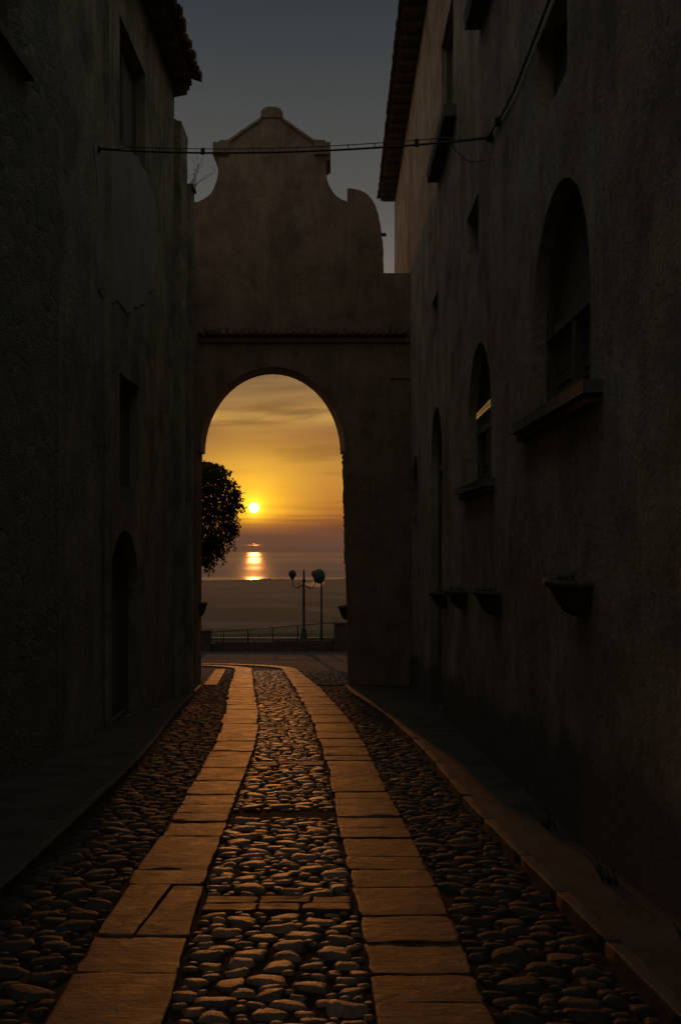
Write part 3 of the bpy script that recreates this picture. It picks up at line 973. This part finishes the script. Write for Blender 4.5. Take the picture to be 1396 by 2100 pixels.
# ledge of tiles across the front
mb = MB()
zl = gp(0, 690)[1]
x = -3.48
while x < 1.70:
    for k in range(2):
        rr = .085
        vs = []
        sg = 6
        for yy, dz in ((GY - .17 + k * .09 - random.uniform(0, .03), -.04 + k * .05), (GY + .0, .10 + k * .03)):
            for q in range(sg + 1):
                t = math.pi * q / sg
                vs.append((x + (k * .09) + math.cos(t) * rr, yy, zl + dz + math.sin(t) * rr))
        m = sg + 1
        vs += [(a, b, c2 - .015) for a, b, c2 in vs]
        f1 = [(q, q + 1, m + q + 1, m + q) for q in range(sg)]
        mb.add(vs, f1 + [tuple(a + 2 * m for a in f) for f in f1] + [(q, q + 1, 2 * m + q + 1, 2 * m + q) for q in range(sg)], True)
    x += .185
led = mb.build('tile_ledge', TILE, gate)
mb = MB(); mb.box(-3.49, 1.74, GY - .07, GY - .002, zl - .15, zl - .05, .004); mb.build('corbel_course', PLASTER_G, led)
# pilaster at the right with its cap
mb = MB(); mb.box(1.30, 1.74, GY - .09, GY - .001, gz(25) - .2, 5.65, .003)
mb.box(1.26, 1.745, GY - .13, GY - .002, 5.651, 5.78, .003)
mb.build('pilaster', PLASTER_G, gate)
mb = MB(); a = gp(781, 474); mb.tube([(a[0] - .15, GY + .3, a[1]), (a[0] + .14, GY + .3, a[1])], .045, 8); mb.build('spout', CLAY, gate)

# ================================================================== WALL PLANTERS
def half_pot(x, y, z, sx, w, dep, h, label, leaves=18, small=False):
    o = empty('wall_planter', (x, y, z), label, 'planter', 'clay planters on the walls')
    mb = MB()
    prof = [(.30, -h), (.52, -h * .86), (.72, -h * .6), (.86, -h * .3), (.95, -.05), (1.04, -.045), (1.05, 0), (.93, 0), (.9, -.05), (0, -.06)]
    mb.lathe([(0, -h)] + prof, (x, y, z), 14, (math.pi / 2 if sx > 0 else -math.pi / 2), (1.5 * math.pi if sx > 0 else math.pi / 2), dep, w / 2)
    mb.build('bowl', CLAY, o)
    lf = MB()
    for i in range(leaves):
        yy = y + random.uniform(-.4, .4) * w; xx = x - sx * random.uniform(.1, .7) * dep
        ln = random.uniform(.05, .13) * (1.0 if not small else .8)
        a = random.uniform(0, 6.28); lean = random.uniform(.1, .7)
        d = Vector((math.cos(a) * lean, math.sin(a) * lean, 1)).normalized()
        s = Vector((-math.sin(a), math.cos(a), 0)) * random.uniform(.008, .018)
        b = Vector((xx, yy, z - .04)); m = b + d * ln * .55; t = b + d * ln + Vector((math.cos(a), math.sin(a), -.4)) * ln * .25
        lf.add([b - s * .4, b + s * .4, m - s, m + s, t], [(0, 1, 3, 2), (2, 3, 4)])
    lf.build('leaves', LEAF, o)
    return o


half_pot(XR - .013, 7.15, 1.39, 1, .62, .27, .26, 'clay half bowl planter on the right wall below the nearest big arched window')
half_pot(XR - .013, 11.1, 1.10, 1, .62, .26, .27, 'clay half bowl planter on the right wall, second from the camera')
half_pot(XR - .013, 14.0, .95, 1, .62, .26, .27, 'clay half bowl planter on the right wall, third from the camera')
half_pot(XR - .013, 16.5, .78, 1, .58, .26, .27, 'clay half bowl planter on the right wall, farthest along before the gate')
half_pot(.16, 25.6, -.10, 1, .5, .22, .34, 'small planter with thin leaves on the right jamb inside the arch', 14)
half_pot(-3.635, 25.75, -.02, -1, .5, .20, .34, 'small planter on the left jamb inside the arch', 5)

# ================================================================== CABLE
cb = empty('cable', (-1, 13, 6.7), 'black cable strung across the lane between the two house fronts', 'cable')
A, B = Vector((XL + .02, 14.35, 7.28)), Vector((XR - .03, 11.45, 6.28))
pts = []
for i in range(33):
    t = i / 32
    p = A.lerp(B, t); p.z -= .42 * t * (1 - t)
    pts.append(p)
mb = MB(); mb.tube(pts, .0125, 6)
w = [B, Vector((XR - .03, 11.2, 6.30)), Vector((XR - .03, 10.9, 6.24)), Vector((XR - .03, 9.9, 6.12)), Vector((XR - .03, 8.7, 6.12)), Vector((XR - .03, 7.2, 6.14)), Vector((XR + .07, 5.0, 6.2)), Vector((XR + .29, 1.0, 6.3))]
mb.tube(w, .0125, 6)
mb.build('main_line', RUBBER, cb)
mb = MB(); mb.tube([p + Vector((0, 0, .055 * (1 if 2 < i < 30 else .3))) for i, p in enumerate(pts)], .006, 5)
for i in range(2, 31, 2):
    mb.tube([pts[i] - Vector((0, 0, .015)), pts[i] + Vector((0, 0, .065))], .006, 5)
sag = [Vector((XR - .45, 11.7, 6.3)).lerp(Vector((XR - .03, 11.9, 6.2)), i / 8) - Vector((0, 0, .10 * math.sin(math.pi * i / 8))) for i in range(9)]
mb.tube(sag, .005, 5)
mb.build('messenger_wire', RUBBER, cb)
for i in (10, 27):
    p = pts[i]; mb = MB(); mb.box(p.x - .026, p.x + .026, p.y - .022, p.y + .022, p.z - .018, p.z + .06, .005); mb.build('clamp', RUBBER, cb)
for p in (A, B, Vector((XR - .03, 10.9, 6.24))):
    s = -1 if p.x < 0 else 1
    mb = MB(); mb.box(p.x - .03, p.x + .03, p.y - .04, p.y + .04, p.z - .035, p.z + .035, .006)
    mb.tube([p, p + Vector((s * .05, .18, .02))], .015, 6); mb.build('bracket', IRON, cb)

mb = MB(); a = Vector((-1.66, 25.5, 5.94)); mb.tube([a, a + Vector((.01, 0, -.09)), a + Vector((.0, 0, -.2))], .005, 5)
tag(mb.build('hanging_wire', RUBBER, None, a), 'short thin wire dangling from the crown of the arch', 'wire')
mb = MB(); q = [at(374, 748, 21.8), at(377, 775, 21.9), at(381, 800, 22.0), at(387, 838, 22.2)]
q = [Vector((-3.335, F * -3.335 / (p[0] - 698), EYE + (1100 - p[1]) * -3.335 / (p[0] - 698))) for p in ((374, 748), (377, 775), (381, 800), (387, 838))]
mb.tube(q, .004, 5)
tag(mb.build('loose_wire', WIRE, None, q[0]), 'pale loose wire hanging on the old tower wall left of the arch', 'wire')

# ================================================================== CREEPER BEHIND THE GATE
gwx = -4.45
gw = MB(); gw.box(gwx - .5, gwx, GB + .01, 30.0, gz(28) - .8, 3.75, .02)
tag(gw.build('garden_wall', RUBBLE, None, (gwx - .25, 28, gz(28))), 'rubble garden wall behind the gate carrying the hanging creeper', 'wall')
cr = empty('creeper', (-4.0, 27.2, 3.6), 'dark leafy creeper hanging into the left side of the arch', 'creeper')
YC = 27.1
prof = [(946, 430), (955, 452), (970, 468), (990, 484), (1010, 495), (1025, 498), (1034, 489), (1060, 485), (1080, 486), (1095, 480), (1108, 470), (1128, 458), (1150, 449), (1165, 443), (1180, 438)]
pz = [(EYE + (1100 - y) * YC / F, (x - 698) * YC / F) for y, x in prof][::-1]
mb = MB()


def leaf(mb, p, s):
    d = Vector((random.gauss(0, 1), random.gauss(0, 1), random.gauss(-.8, .7))).normalized()
    u = d.cross(Vector((random.gauss(0, 1), random.gauss(0, 1), random.gauss(0, 1)))).normalized()
    n = d.cross(u)
    a = p; b = p + d * s * .45 + u * s * .42 + n * s * .1; c = p + d * s; e = p + d * s * .45 - u * s * .42 + n * s * .1
    mb.add([a, b, c, e], [(0, 1, 2), (0, 2, 3)])


zt, zb_ = pz[-1][0], pz[0][0]
cnt = 0
while cnt < 12500:
    z = random.uniform(zb_ + .25, zt)
    xr = lerp(pz, z)
    yy = random.gauss(0, .42)
    if abs(yy) > .95: continue
    xr2 = xr - .55 * (yy / .95) ** 2
    lump = .13 * math.sin(z * 7 + yy * 6) + .09 * math.sin(z * 19 + yy * 11)
    x = random.uniform(gwx, max(gwx + .2, xr2 + lump * .8 - .05))
    if z < 2.2 and math.sin(x * 17 + 1.3) * math.sin(yy * 9 + x * 5) < (2.2 - z) * .55 - .45: continue
    leaf(mb, Vector((x, YC + yy, z)), random.uniform(.045, .10)); cnt += 1
strands = []
for i in range(70):           # shoots springing out of the mass
    z0 = random.uniform(1.3, zt - .1); yy = random.gauss(0, .25)
    p = Vector((lerp(pz, z0) - .5 * (yy / .95) ** 2 - .25, YC + yy, z0)); d = Vector((random.uniform(.3, 1), random.uniform(-.5, .5), random.uniform(-.9, .5))).normalized()
    pl = [p.copy()]
    for k in range(random.randint(3, 7)):
        d = (d + Vector((0, 0, -.22)) + Vector((random.uniform(-.2, .2), random.uniform(-.2, .2), random.uniform(-.15, .15)))).normalized()
        p = p + d * .07; pl.append(p.copy())
        for _ in range(2): leaf(mb, p + Vector((random.uniform(-.03, .03), random.uniform(-.03, .03), random.uniform(-.03, .03))), random.uniform(.05, .12))
    strands.append(pl)
for i in range(60):           # trailing strands
    yy = random.gauss(0, .4)
    z0 = random.choice((random.uniform(1.25, 1.8), random.uniform(1.3, 3.2)))
    x = random.uniform(-3.9, lerp(pz, z0) - .45 * (yy / .95) ** 2 + .03)
    L_ = random.uniform(.25, .65)
    p = Vector((x, YC + yy, z0)); pl = [p.copy()]
    for k in range(8):
        p = p + Vector((random.uniform(-.02, .03), random.uniform(-.02, .02), -L_ / 8)); pl.append(p.copy())
        for _ in range(3): leaf(mb, p + Vector((random.uniform(-.04, .04), random.uniform(-.04, .04), 0)), random.uniform(.045, .085))
    strands.append(pl)
mb.build('foliage', LEAFT, cr)
mb = MB()
for pl in strands: mb.tube(pl, .006, 4)
for i in range(9):
    y = YC + random.uniform(-.6, .6); top = Vector((gwx - .1, y, 3.7))
    e = Vector((random.uniform(-3.8, -3.2), y + random.uniform(-.3, .3), random.uniform(2.0, 3.0)))
    m_ = (top + e) / 2 + Vector((-.05, 0, -.05))
    mb.tube([top, (top + m_) / 2 + Vector((0, 0, .1)), m_, (m_ + e) / 2 + Vector((.05, 0, .02)), e], .018, 5, .006)
mb.build('stems', BARK, cr)

# bare twigs on the tower top
tw = MB()
b0 = Vector((-3.30, 22.25, 9.5))
for i in range(9):
    a = random.uniform(-.7, .9); p = b0 + Vector((random.uniform(-.1, .1), random.uniform(-.15, .15), 0))
    pl = [p.copy()]
    d = Vector((math.sin(a) * .6 + .25, random.uniform(-.3, .3), 1)).normalized()
    for k in range(5):
        d = (d + Vector((random.uniform(-.25, .3), random.uniform(-.2, .2), random.uniform(-.2, .05)))).normalized()
        p = p + d * random.uniform(.10, .17); pl.append(p.copy())
        if k > 1 and random.random() < .7:
            e = p + Vector((random.uniform(-.1, .16), random.uniform(-.1, .1), random.uniform(.0, .14)))
            tw.tube([p, e], .004, 4, .002)
    tw.tube(pl, .007, 4, .002)
tag(tw.build('bare_shrub', BARK, None, b0), 'small bare twiggy shrub growing from the broken top of the old tower', 'shrub')

# weeds along the foot of the right wall
for i, (y, lab) in enumerate(((4.9, 'small weed tuft at the foot of the right wall nearest the camera'), (7.9, 'small weed tuft at the foot of the right wall near the big planter'), (6.3, 'small weed tuft at the foot of the right wall between the two others'))):
    lf = MB(); b0 = Vector((XR - .08 + max(0, 6.9 - y) * .055, y, gz(y) + .055))
    for k in range(26):
        a = random.uniform(1.6, 4.7); ln = random.uniform(.06, .2)
        d = Vector((math.cos(a) * .6, math.sin(a) * .6, 1)).normalized(); s = Vector((-math.sin(a), math.cos(a), 0)) * .01
        b = b0 + Vector((random.uniform(-.06, .03), random.uniform(-.15, .15), 0)); t = b + d * ln
        lf.add([b - s, b + s, t + Vector((math.cos(a), math.sin(a), -.3)) * .03], [(0, 1, 2)])
    tag(lf.build('weed', LEAF, None, b0), lab, 'weed', 'weeds along the right wall')

# ================================================================== TERRACE EDGE, RAILING, LAMPS
def tz(x):      # the parapet climbs a little to the right
    return -4.41 + (x + 7.03) * .028


FY = 54.0
mb = MB()
n = 12
for i in range(n):
    x0, x1 = -26 + i * 3.2, -26 + (i + 1) * 3.2 - .01
    mb.box(x0, x1, FY - .12, FY + .25, -6.5, tz((x0 + x1) / 2) + .34, .01)
tag(mb.build('parapet', DKST, None, (-3, FY, -4.5)), 'low dark parapet wall along the far edge of the terrace', 'wall')
rail = empty('railing', (-3.6, FY, -4.1), 'thin iron railing of upright bars on the parapet beyond the arch', 'railing')
xa, xb = at(433, 0, FY).x, at(686, 0, FY).x


def rt(x):      # top rail height
    return EYE - (197 + (x - xa) / (xb - xa) * -20) * FY / F


mb = MB()
mb.tube([(xa, FY + .06, rt(xa)), (xb, FY + .06, rt(xb))], .028, 6); mb.build('top_rail', IRON, rail)
mb = MB()
mb.tube([(xa, FY + .06, tz(xa) + .42), (xb, FY + .06, tz(xb) + .42)], .02, 6); mb.build('bottom_rail', IRON, rail)
npost = 5
for i in range(npost):
    x = xa + (xb - xa) * (i + .5) / npost
    mb = MB(); mb.tube([(x, FY + .06, tz(x) + .33), (x, FY + .06, rt(x) + .03)], .03, 6); mb.build('post', IRON, rail)
mb = MB()
k = 46
for i in range(k):
    x = xa + (xb - xa) * (i + .5) / k
    mb.tube([(x, FY + .06, tz(x) + .34), (x, FY + .06, rt(x))], .0125, 5)
mb.build('bars', IRON, rail)
for px0, px1, py, lab in ((405, 432, 1292, 'squat stone pier at the left end of the railing'), (685, 712, 1276, 'taller stone pier at the right end of the railing')):
    a, b = at(px0, py, FY - .1), at(px1, 1332, FY - .1)
    mb = MB(); mb.box(a.x, b.x, FY - .38, FY + .40, -4.6, a.z - .08, .015); mb.box(a.x - .05, b.x + .05, FY - .43, FY + .45, a.z - .079, a.z, .012)
    tag(mb.build('stone_pier', DKST, None, ((a.x + b.x) / 2, FY, -4.5)), lab, 'pier', 'stone piers at the ends of the railing')

LY = 54.9
lp = empty('street_lamp', (at(623, 0, LY).x, LY, -4.1), 'ornate double lamp post with two dark globes on curled arms', 'street lamp')
bx = at(623, 0, LY).x
zb0 = EYE - 218 * LY / F; zt0 = EYE - 70 * LY / F
H = zt0 - zb0
mb = MB(); mb.box(bx - .55, bx + .55, LY - .45, LY + .45, -6.2, zb0 + .06, .02); mb.build('pedestal', DKST, lp)
mb = MB()
mb.lathe([(.30, 0), (.30, .1), (.22, .16), (.2, .4), (.14, .5), (.11, .62), (.13, .66), (.085, .75), (.07, 1.6), (.06, H - .75), (.1, H - .7), (.1, H - .6), (.055, H - .5), (.05, H - .15), (.02, H), (0, H + .03)], (bx, LY, zb0 + .06), 14)
mb.build('post', IRON, lp)
gr = .215
for s in (-1, 1):
    gx = bx + s * 23.5 * LY / F; gzz = EYE - 77 * LY / F
    mb = MB(); pts2 = []
    c0, c1, c2, c3 = [Vector(p) for p in ((bx + s * .05, LY, gzz - .62), (bx + s * .30, LY, gzz - .86), (gx + s * .02, LY, gzz - .84), (gx, LY, gzz - gr - .12))]
    for i in range(15):
        t = i / 14
        pts2.append(c0 * (1 - t) ** 3 + c1 * 3 * t * (1 - t) ** 2 + c2 * 3 * t * t * (1 - t) + c3 * t ** 3)
    mb.tube(pts2, .028, 6)
    sc2 = [(bx + s * (.24 + .10 * math.cos(a2)), LY, gzz - .60 + .10 * math.sin(a2)) for a2 in [k2 * .5 for k2 in range(13)]]
    mb.tube(sc2, .018, 5)
    arm = mb.build('arm', IRON, lp)
    mb = MB(); mb.lathe([(.03, -gr - .16), (.05, -gr - .1), (.12, -gr - .03), (.13, -gr + .03), (.05, -gr + .03)], (gx, LY, gzz), 12); mb.build('cup', IRON, arm)
    mb = MB(); mb.lathe([(gr * math.sin(math.pi * i / 12), -gr * math.cos(math.pi * i / 12)) for i in range(13)], (gx, LY, gzz), 18); mb.build('globe', GLOBE, lp)

L2 = 53.0
sx2 = at(658, 0, L2).x
sl = empty('street_lamp', (sx2, L2 + 2.3, -4.1), 'single lamp post with one large pale globe beside the double lamp', 'street lamp')
z0 = EYE - 222 * L2 / F; z1 = EYE - 96 * L2 / F; gy2 = L2 + .35
mb = MB(); mb.lathe([(.13, -.3), (.13, .15), (.07, .25), (.055, 1.2), (.045, z1 - z0), (.1, z1 - z0 + .03), (.12, z1 - z0 + .1), (.04, z1 - z0 + .1)], (sx2, gy2 + 1.2, z0), 12); mb.build('post', IRON, sl)
gc = (at(654.5, 0, gy2 + 1.2).x, gy2 + 1.2, EYE - 82 * (gy2 + 1.2) / F)
mb = MB(); rg = .40
mb.lathe([(rg * .81 * math.sin(math.pi * i / 14), -rg * math.cos(math.pi * i / 14)) for i in range(15)], gc, 20); mb.build('globe', GLOBE, sl)
mb = MB(); mb.lathe([(rg * .83 * math.sin(math.pi * i / 14), rg * 1.02 * math.cos(math.pi * i / 14)) for i in range(0, 5)], gc, 20); mb.build('cap', IRON, sl)

# ================================================================== LAND AND SEA
mb = MB()
prof = [(54.3, -6.0), (70, -5.95), (80, -6.1), (90, -9), (110, -16), (150, -30), (220, -52), (320, -74), (480, -93), (700, -106), (1000, -116), (1400, -126),
        (1800, -133), (2200, -139), (2600, -144), (3000, -147.6), (3250, -149.2), (3440, -150.0), (3700, -151.0)]
xsn = [-3000, -1800, -1000, -600, -350, -200, -110, -60, -30, 0, 30, 60, 110, 200, 350, 600, 1000, 1800, 3000]
vs = []
for y, z in prof:
    for x in xsn:
        k = min(1, max(0, (y - 300) / 800)) * (1 if y < 3300 else .0)
        yy = y + (60 * math.sin(x * .004 + 1) + 25 * math.sin(x * .013) if y > 3100 else 0)
        vs.append((x, yy, z + k * (1.8 * math.sin(x * .011 + y * .006) + 1.2 * math.sin(x * .023 - y * .004))))
m = len(xsn)
mb.add(vs, [(j * m + i, j * m + i + 1, (j + 1) * m + i + 1, (j + 1) * m + i) for j in range(len(prof) - 1) for i in range(m - 1)], True)
tag(mb.build('terrain', LAND), 'dark coastal plain falling away below the town', kind='structure')
mb = MB(); mb.add([(-40, 74.6, -5.90), (40, 74.2, -5.90), (40, 75.1, -5.92), (-40, 75.5, -5.92)], [(0, 1, 2, 3)])
tag(mb.build('path', WETROAD), 'narrow smooth path crossing below the terrace', kind='structure')
mb = MB(); mb.add([(-45000, 2900, -150.2), (45000, 2900, -150.2), (45000, 80000, -150.2), (-45000, 80000, -150.2)], [(0, 1, 2, 3)])
tag(mb.build('sea', SEA), 'calm sea under the setting sun', kind='structure')

# far-off wood along the shore and over the plain
mb = MB()
for i in range(700):
    shore = True
    y = random.uniform(3330, 3430) if shore else 1150 * (2.85 ** random.random())
    x = random.uniform(-.17, .03) * y
    if shore: y += 60 * math.sin(x * .004 + 1) + 25 * math.sin(x * .013) - 12
    z = lerp(prof, y)
    s = random.uniform(2.0, 4.2) * (1 + .8 * (math.sin(x * .02) > .3)) if shore else random.uniform(2, 4.5)
    vs = []
    for (a, b, c) in [(1, 0, 0), (.3, .95, 0), (-.8, .6, 0), (-.8, -.6, 0), (.3, -.95, 0), (.5, .1, .9), (-.3, .4, 1.0), (-.2, -.5, .8), (0, 0, 1.25)]:
        vs.append((x + a * s * random.uniform(.8, 1.3), y + b * s, z - 1 + (c * s * random.uniform(.8, 1.2) if c else -1)))
    mb.add(vs, [(0, 1, 5), (1, 6, 5), (1, 2, 6), (2, 3, 6), (3, 7, 6), (3, 4, 7), (4, 0, 7), (0, 5, 7), (5, 6, 8), (6, 7, 8), (7, 5, 8)])
tag(mb.build('far_wood', LEAF), 'far off scrub and trees massed along the shore', 'wood', kind='stuff')

# ================================================================== HAZE
m = bpy.data.materials.new('haze'); m.use_nodes = True
nt = m.node_tree
for nd in list(nt.nodes):
    if nd.type == 'BSDF_PRINCIPLED': nt.nodes.remove(nd)
HD = 1.6e-4
pv = N(nt, 'ShaderNodeVolumePrincipled')
pv.inputs['Color'].default_value = (.80, .52, .40, 1)
pv.inputs['Density'].default_value = HD
pv.inputs['Anisotropy'].default_value = .3
nt.links.new(pv.outputs[0], nt.nodes['Material Output'].inputs['Volume'])
mb = MB(); mb.box(-46000, 46000, -60, 81000, -153, 16)
hz = mb.build('haze', m)
tag(hz, 'thin evening haze over the coast', kind='stuff')

# ================================================================== SKY AND SUN
w = bpy.data.worlds.new('World'); sc.world = w; w.use_nodes = True
nt = w.node_tree; L = nt.links.new
bg = nt.nodes['Background']
tc = N(nt, 'ShaderNodeTexCoord')
sep = N(nt, 'ShaderNodeSeparateXYZ'); L(tc.outputs['Generated'], sep.inputs[0])


def M(op, a, b=None, c=None, clamp=False):
    n = nt.nodes.new('ShaderNodeMath'); n.operation = op; n.use_clamp = clamp
    for i, v in enumerate((a, b, c)):
        if v is None: continue
        if isinstance(v, (int, float)): n.inputs[i].default_value = v
        else: L(v, n.inputs[i])
    return n.outputs[0]


def smooth(x, a, b):
    n = nt.nodes.new('ShaderNodeMapRange'); n.interpolation_type = 'SMOOTHSTEP'
    n.inputs['From Min'].default_value = a; n.inputs['From Max'].default_value = b
    L(x, n.inputs[0]); return n.outputs[0]


elev = M('MULTIPLY', M('ARCSINE', sep.outputs['Z']), 57.2958)
azim = M('MULTIPLY', M('ARCTAN2', sep.outputs['X'], sep.outputs['Y']), 57.2958)
fac = M('SQRT', M('DIVIDE', M('MAXIMUM', elev, 0.0), 90.0))


def lin(c):
    return tuple((x / 255 / 12.92) if x / 255 <= .04045 else ((x / 255 + .055) / 1.055) ** 2.4 for x in c)


def sp(e):
    return math.sqrt(e / 90)


SKY = [(0, (106, 66, 50)), (.45, (104, 64, 48)), (.75, (126, 76, 46)), (1.1, (156, 94, 48)), (1.5, (172, 108, 50)), (2.2, (182, 120, 52)), (3.2, (190, 132, 56)), (4.3, (186, 132, 60)),
       (5.2, (162, 112, 58)), (6.0, (150, 104, 58)), (7.5, (148, 109, 64)), (9.2, (134, 106, 70)), (11.5, (128, 108, 82)), (14.8, (108, 102, 96)), (18.4, (84, 83, 80)), (23.8, (68, 70, 70)), (28.3, (52, 58, 63)), (34, (46, 52, 60))]
SUNS = [(sp(e), lin(c)) for e, c in SKY] + [(sp(50), (.22, .23, .235)), (1.0, (.40, .415, .41))]
AWAY = [(0, (.13, .112, .09)), (sp(15), (.155, .14, .12)), (sp(28), (.17, .16, .145)), (sp(40), (.21, .205, .20)), (sp(60), (.29, .29, .285)), (1.0, (.40, .415, .41))]
r_s = ramp(nt, SUNS, fac); r_a = ramp(nt, AWAY, fac)
daz = M('ABSOLUTE', M('ADD', azim, math.degrees(SUN_AZ)))
away = smooth(daz, 14, 75)
mx = N(nt, 'ShaderNodeMix', data_type='RGBA'); L(away, mx.inputs[0]); L(r_s.outputs[0], mx.inputs[6]); L(r_a.outputs[0], mx.inputs[7])
# the sun, its glow
sv = Vector((-math.sin(SUN_AZ) * math.cos(SUN_EL), math.cos(SUN_AZ) * math.cos(SUN_EL), math.sin(SUN_EL)))
dx = M('ADD', azim, math.degrees(SUN_AZ)); dy = M('SUBTRACT', elev, math.degrees(SUN_EL))
ang = M('SQRT', M('ADD', M('MULTIPLY', dx, dx), M('MULTIPLY', dy, dy)))


def gauss(s):
    q = M('DIVIDE', ang, s); return M('EXPONENT', M('MULTIPLY', M('MULTIPLY', q, q), -1.0))


def scaled(f, c):
    n = nt.nodes.new('ShaderNodeVectorMath'); n.operation = 'SCALE'; n.inputs[0].default_value = c; L(f, n.inputs['Scale']); return n.outputs[0]


def vadd(a, b):
    n = nt.nodes.new('ShaderNodeVectorMath'); n.operation = 'ADD'; L(a, n.inputs[0]); L(b, n.inputs[1]); return n.outputs[0]


def vmul(a, f):
    n = nt.nodes.new('ShaderNodeVectorMath'); n.operation = 'SCALE'; L(a, n.inputs[0]); L(f, n.inputs['Scale']); return n.outputs[0]


lowcut = smooth(elev, .45, 1.7)
glow = vadd(scaled(M('MULTIPLY', gauss(3.0), lowcut), (.58, .32, .0)), scaled(M('MULTIPLY', gauss(1.15), smooth(elev, .2, 1.3)), (.65, .36, .0)))
gx_ = M('DIVIDE', dx, 3.4); ey_ = M('DIVIDE', M('SUBTRACT', elev, .9), .85)
low = M('MULTIPLY', M('EXPONENT', M('MULTIPLY', M('MULTIPLY', gx_, gx_), -1.0)), M('EXPONENT', M('MULTIPLY', M('MULTIPLY', ey_, ey_), -1.0)))
glow = vadd(glow, scaled(low, (.26, .09, .0)))
disc = scaled(smooth(ang, .31, .24), (9.0, 7.2, 3.6))
halo = scaled(gauss(.48), (1.0, .62, .03))
# thin streaks of cloud lying along the horizon
cv = N(nt, 'ShaderNodeCombineXYZ'); L(M('MULTIPLY', azim, .11), cv.inputs[0]); L(M('ADD', M('MULTIPLY', elev, 1.15), M('MULTIPLY', azim, -.06)), cv.inputs[1])
cn = N(nt, 'ShaderNodeTexNoise', Scale=1.0, Detail=5.0, Roughness=.55, Distortion=.4); L(cv.outputs[0], cn.inputs['Vector'])
cmask = M('MULTIPLY', smooth(elev, 4.6, 6.4), smooth(elev, 12, 7.6))
cl = M('MULTIPLY', smooth(cn.outputs['Fac'], .44, .68), cmask)
tilt = M('SUBTRACT', M('SUBTRACT', elev, 6.85), M('MULTIPLY', M('ADD', azim, 4), .05))
bq = M('DIVIDE', tilt, .50)
band = M('EXPONENT', M('MULTIPLY', M('MULTIPLY', bq, bq), -1.0))
band = M('MULTIPLY', band, M('MULTIPLY', smooth(cn.outputs['Fac'], .25, .6), smooth(daz, 40, 8)))
clouds = scaled(M('ADD', M('MULTIPLY', cl, .22), band), (.26, .17, .03))
dk = M('MULTIPLY', smooth(cn.outputs['Fac'], .50, .30), M('MULTIPLY', smooth(elev, 1.2, 2.4), smooth(elev, 14, 8)))
base = vmul(mx.outputs[2], M('SUBTRACT', 1.0, M('MULTIPLY', dk, .22)))
# low bank of haze streaks in front of the glow
hv = N(nt, 'ShaderNodeCombineXYZ'); L(M('MULTIPLY', azim, .12), hv.inputs[0]); L(M('MULTIPLY', elev, 4.0), hv.inputs[1])
hn = N(nt, 'ShaderNodeTexNoise', Scale=1.0, Detail=3.0); L(hv.outputs[0], hn.inputs['Vector'])
hm = M('MULTIPLY', smooth(hn.outputs['Fac'], .4, .65), M('MULTIPLY', smooth(elev, .3, .8), smooth(elev, 2.2, 1.2)))
sky1 = vmul(vadd(vadd(base, glow), clouds), M('SUBTRACT', 1.0, M('MULTIPLY', hm, .28)))
sky2 = vadd(vadd(sky1, disc), halo)
nis = N(nt, 'ShaderNodeTexSky', sky_type='NISHITA')
nis.sun_disc = False; nis.sun_elevation = SUN_EL; nis.sun_rotation = -SUN_AZ; nis.air_density = 1.0; nis.dust_density = 2.0
nz = vmul(nis.outputs[0], M('ADD', .001, 0.0))
L(vadd(sky2, nz), bg.inputs['Color'])
bg.inputs['Strength'].default_value = 1.0
w.cycles.sampling_method = 'MANUAL'; w.cycles.sample_map_resolution = 2048

sun = bpy.data.lights.new('sun', 'SUN'); sun.energy = .38; sun.angle = R(.55); sun.color = (1.0, .33, .07)
so = bpy.data.objects.new('sun', sun); col.objects.link(so)
so.rotation_euler = (-sv).to_track_quat('-Z', 'Y').to_euler()
so.location = (0, 0, 30)

# ================================================================== CAMERA
cam = bpy.data.cameras.new('camera'); co = bpy.data.objects.new('camera', cam); col.objects.link(co)
co.location = (0, 0, EYE); co.rotation_euler = (R(90), 0, 0)
cam.sensor_width = 36; cam.sensor_fit = 'AUTO'; cam.lens = 36 * F / 2100; cam.shift_y = 50 / 2100
cam.clip_start = .05; cam.clip_end = 200000
sc.camera = co

sc.view_settings.view_transform = 'Standard'; sc.view_settings.look = 'None'
sc.view_settings.exposure = 0; sc.view_settings.gamma = 1
sc.cycles.use_denoising = True
sc.cycles.max_bounces = 8; sc.cycles.diffuse_bounces = 4; sc.cycles.glossy_bounces = 3; sc.cycles.volume_bounces = 1
sc.cycles.sample_clamp_indirect = 3
sc.cycles.use_adaptive_sampling = True; sc.cycles.adaptive_threshold = .005
sc.render.film_transparent = False
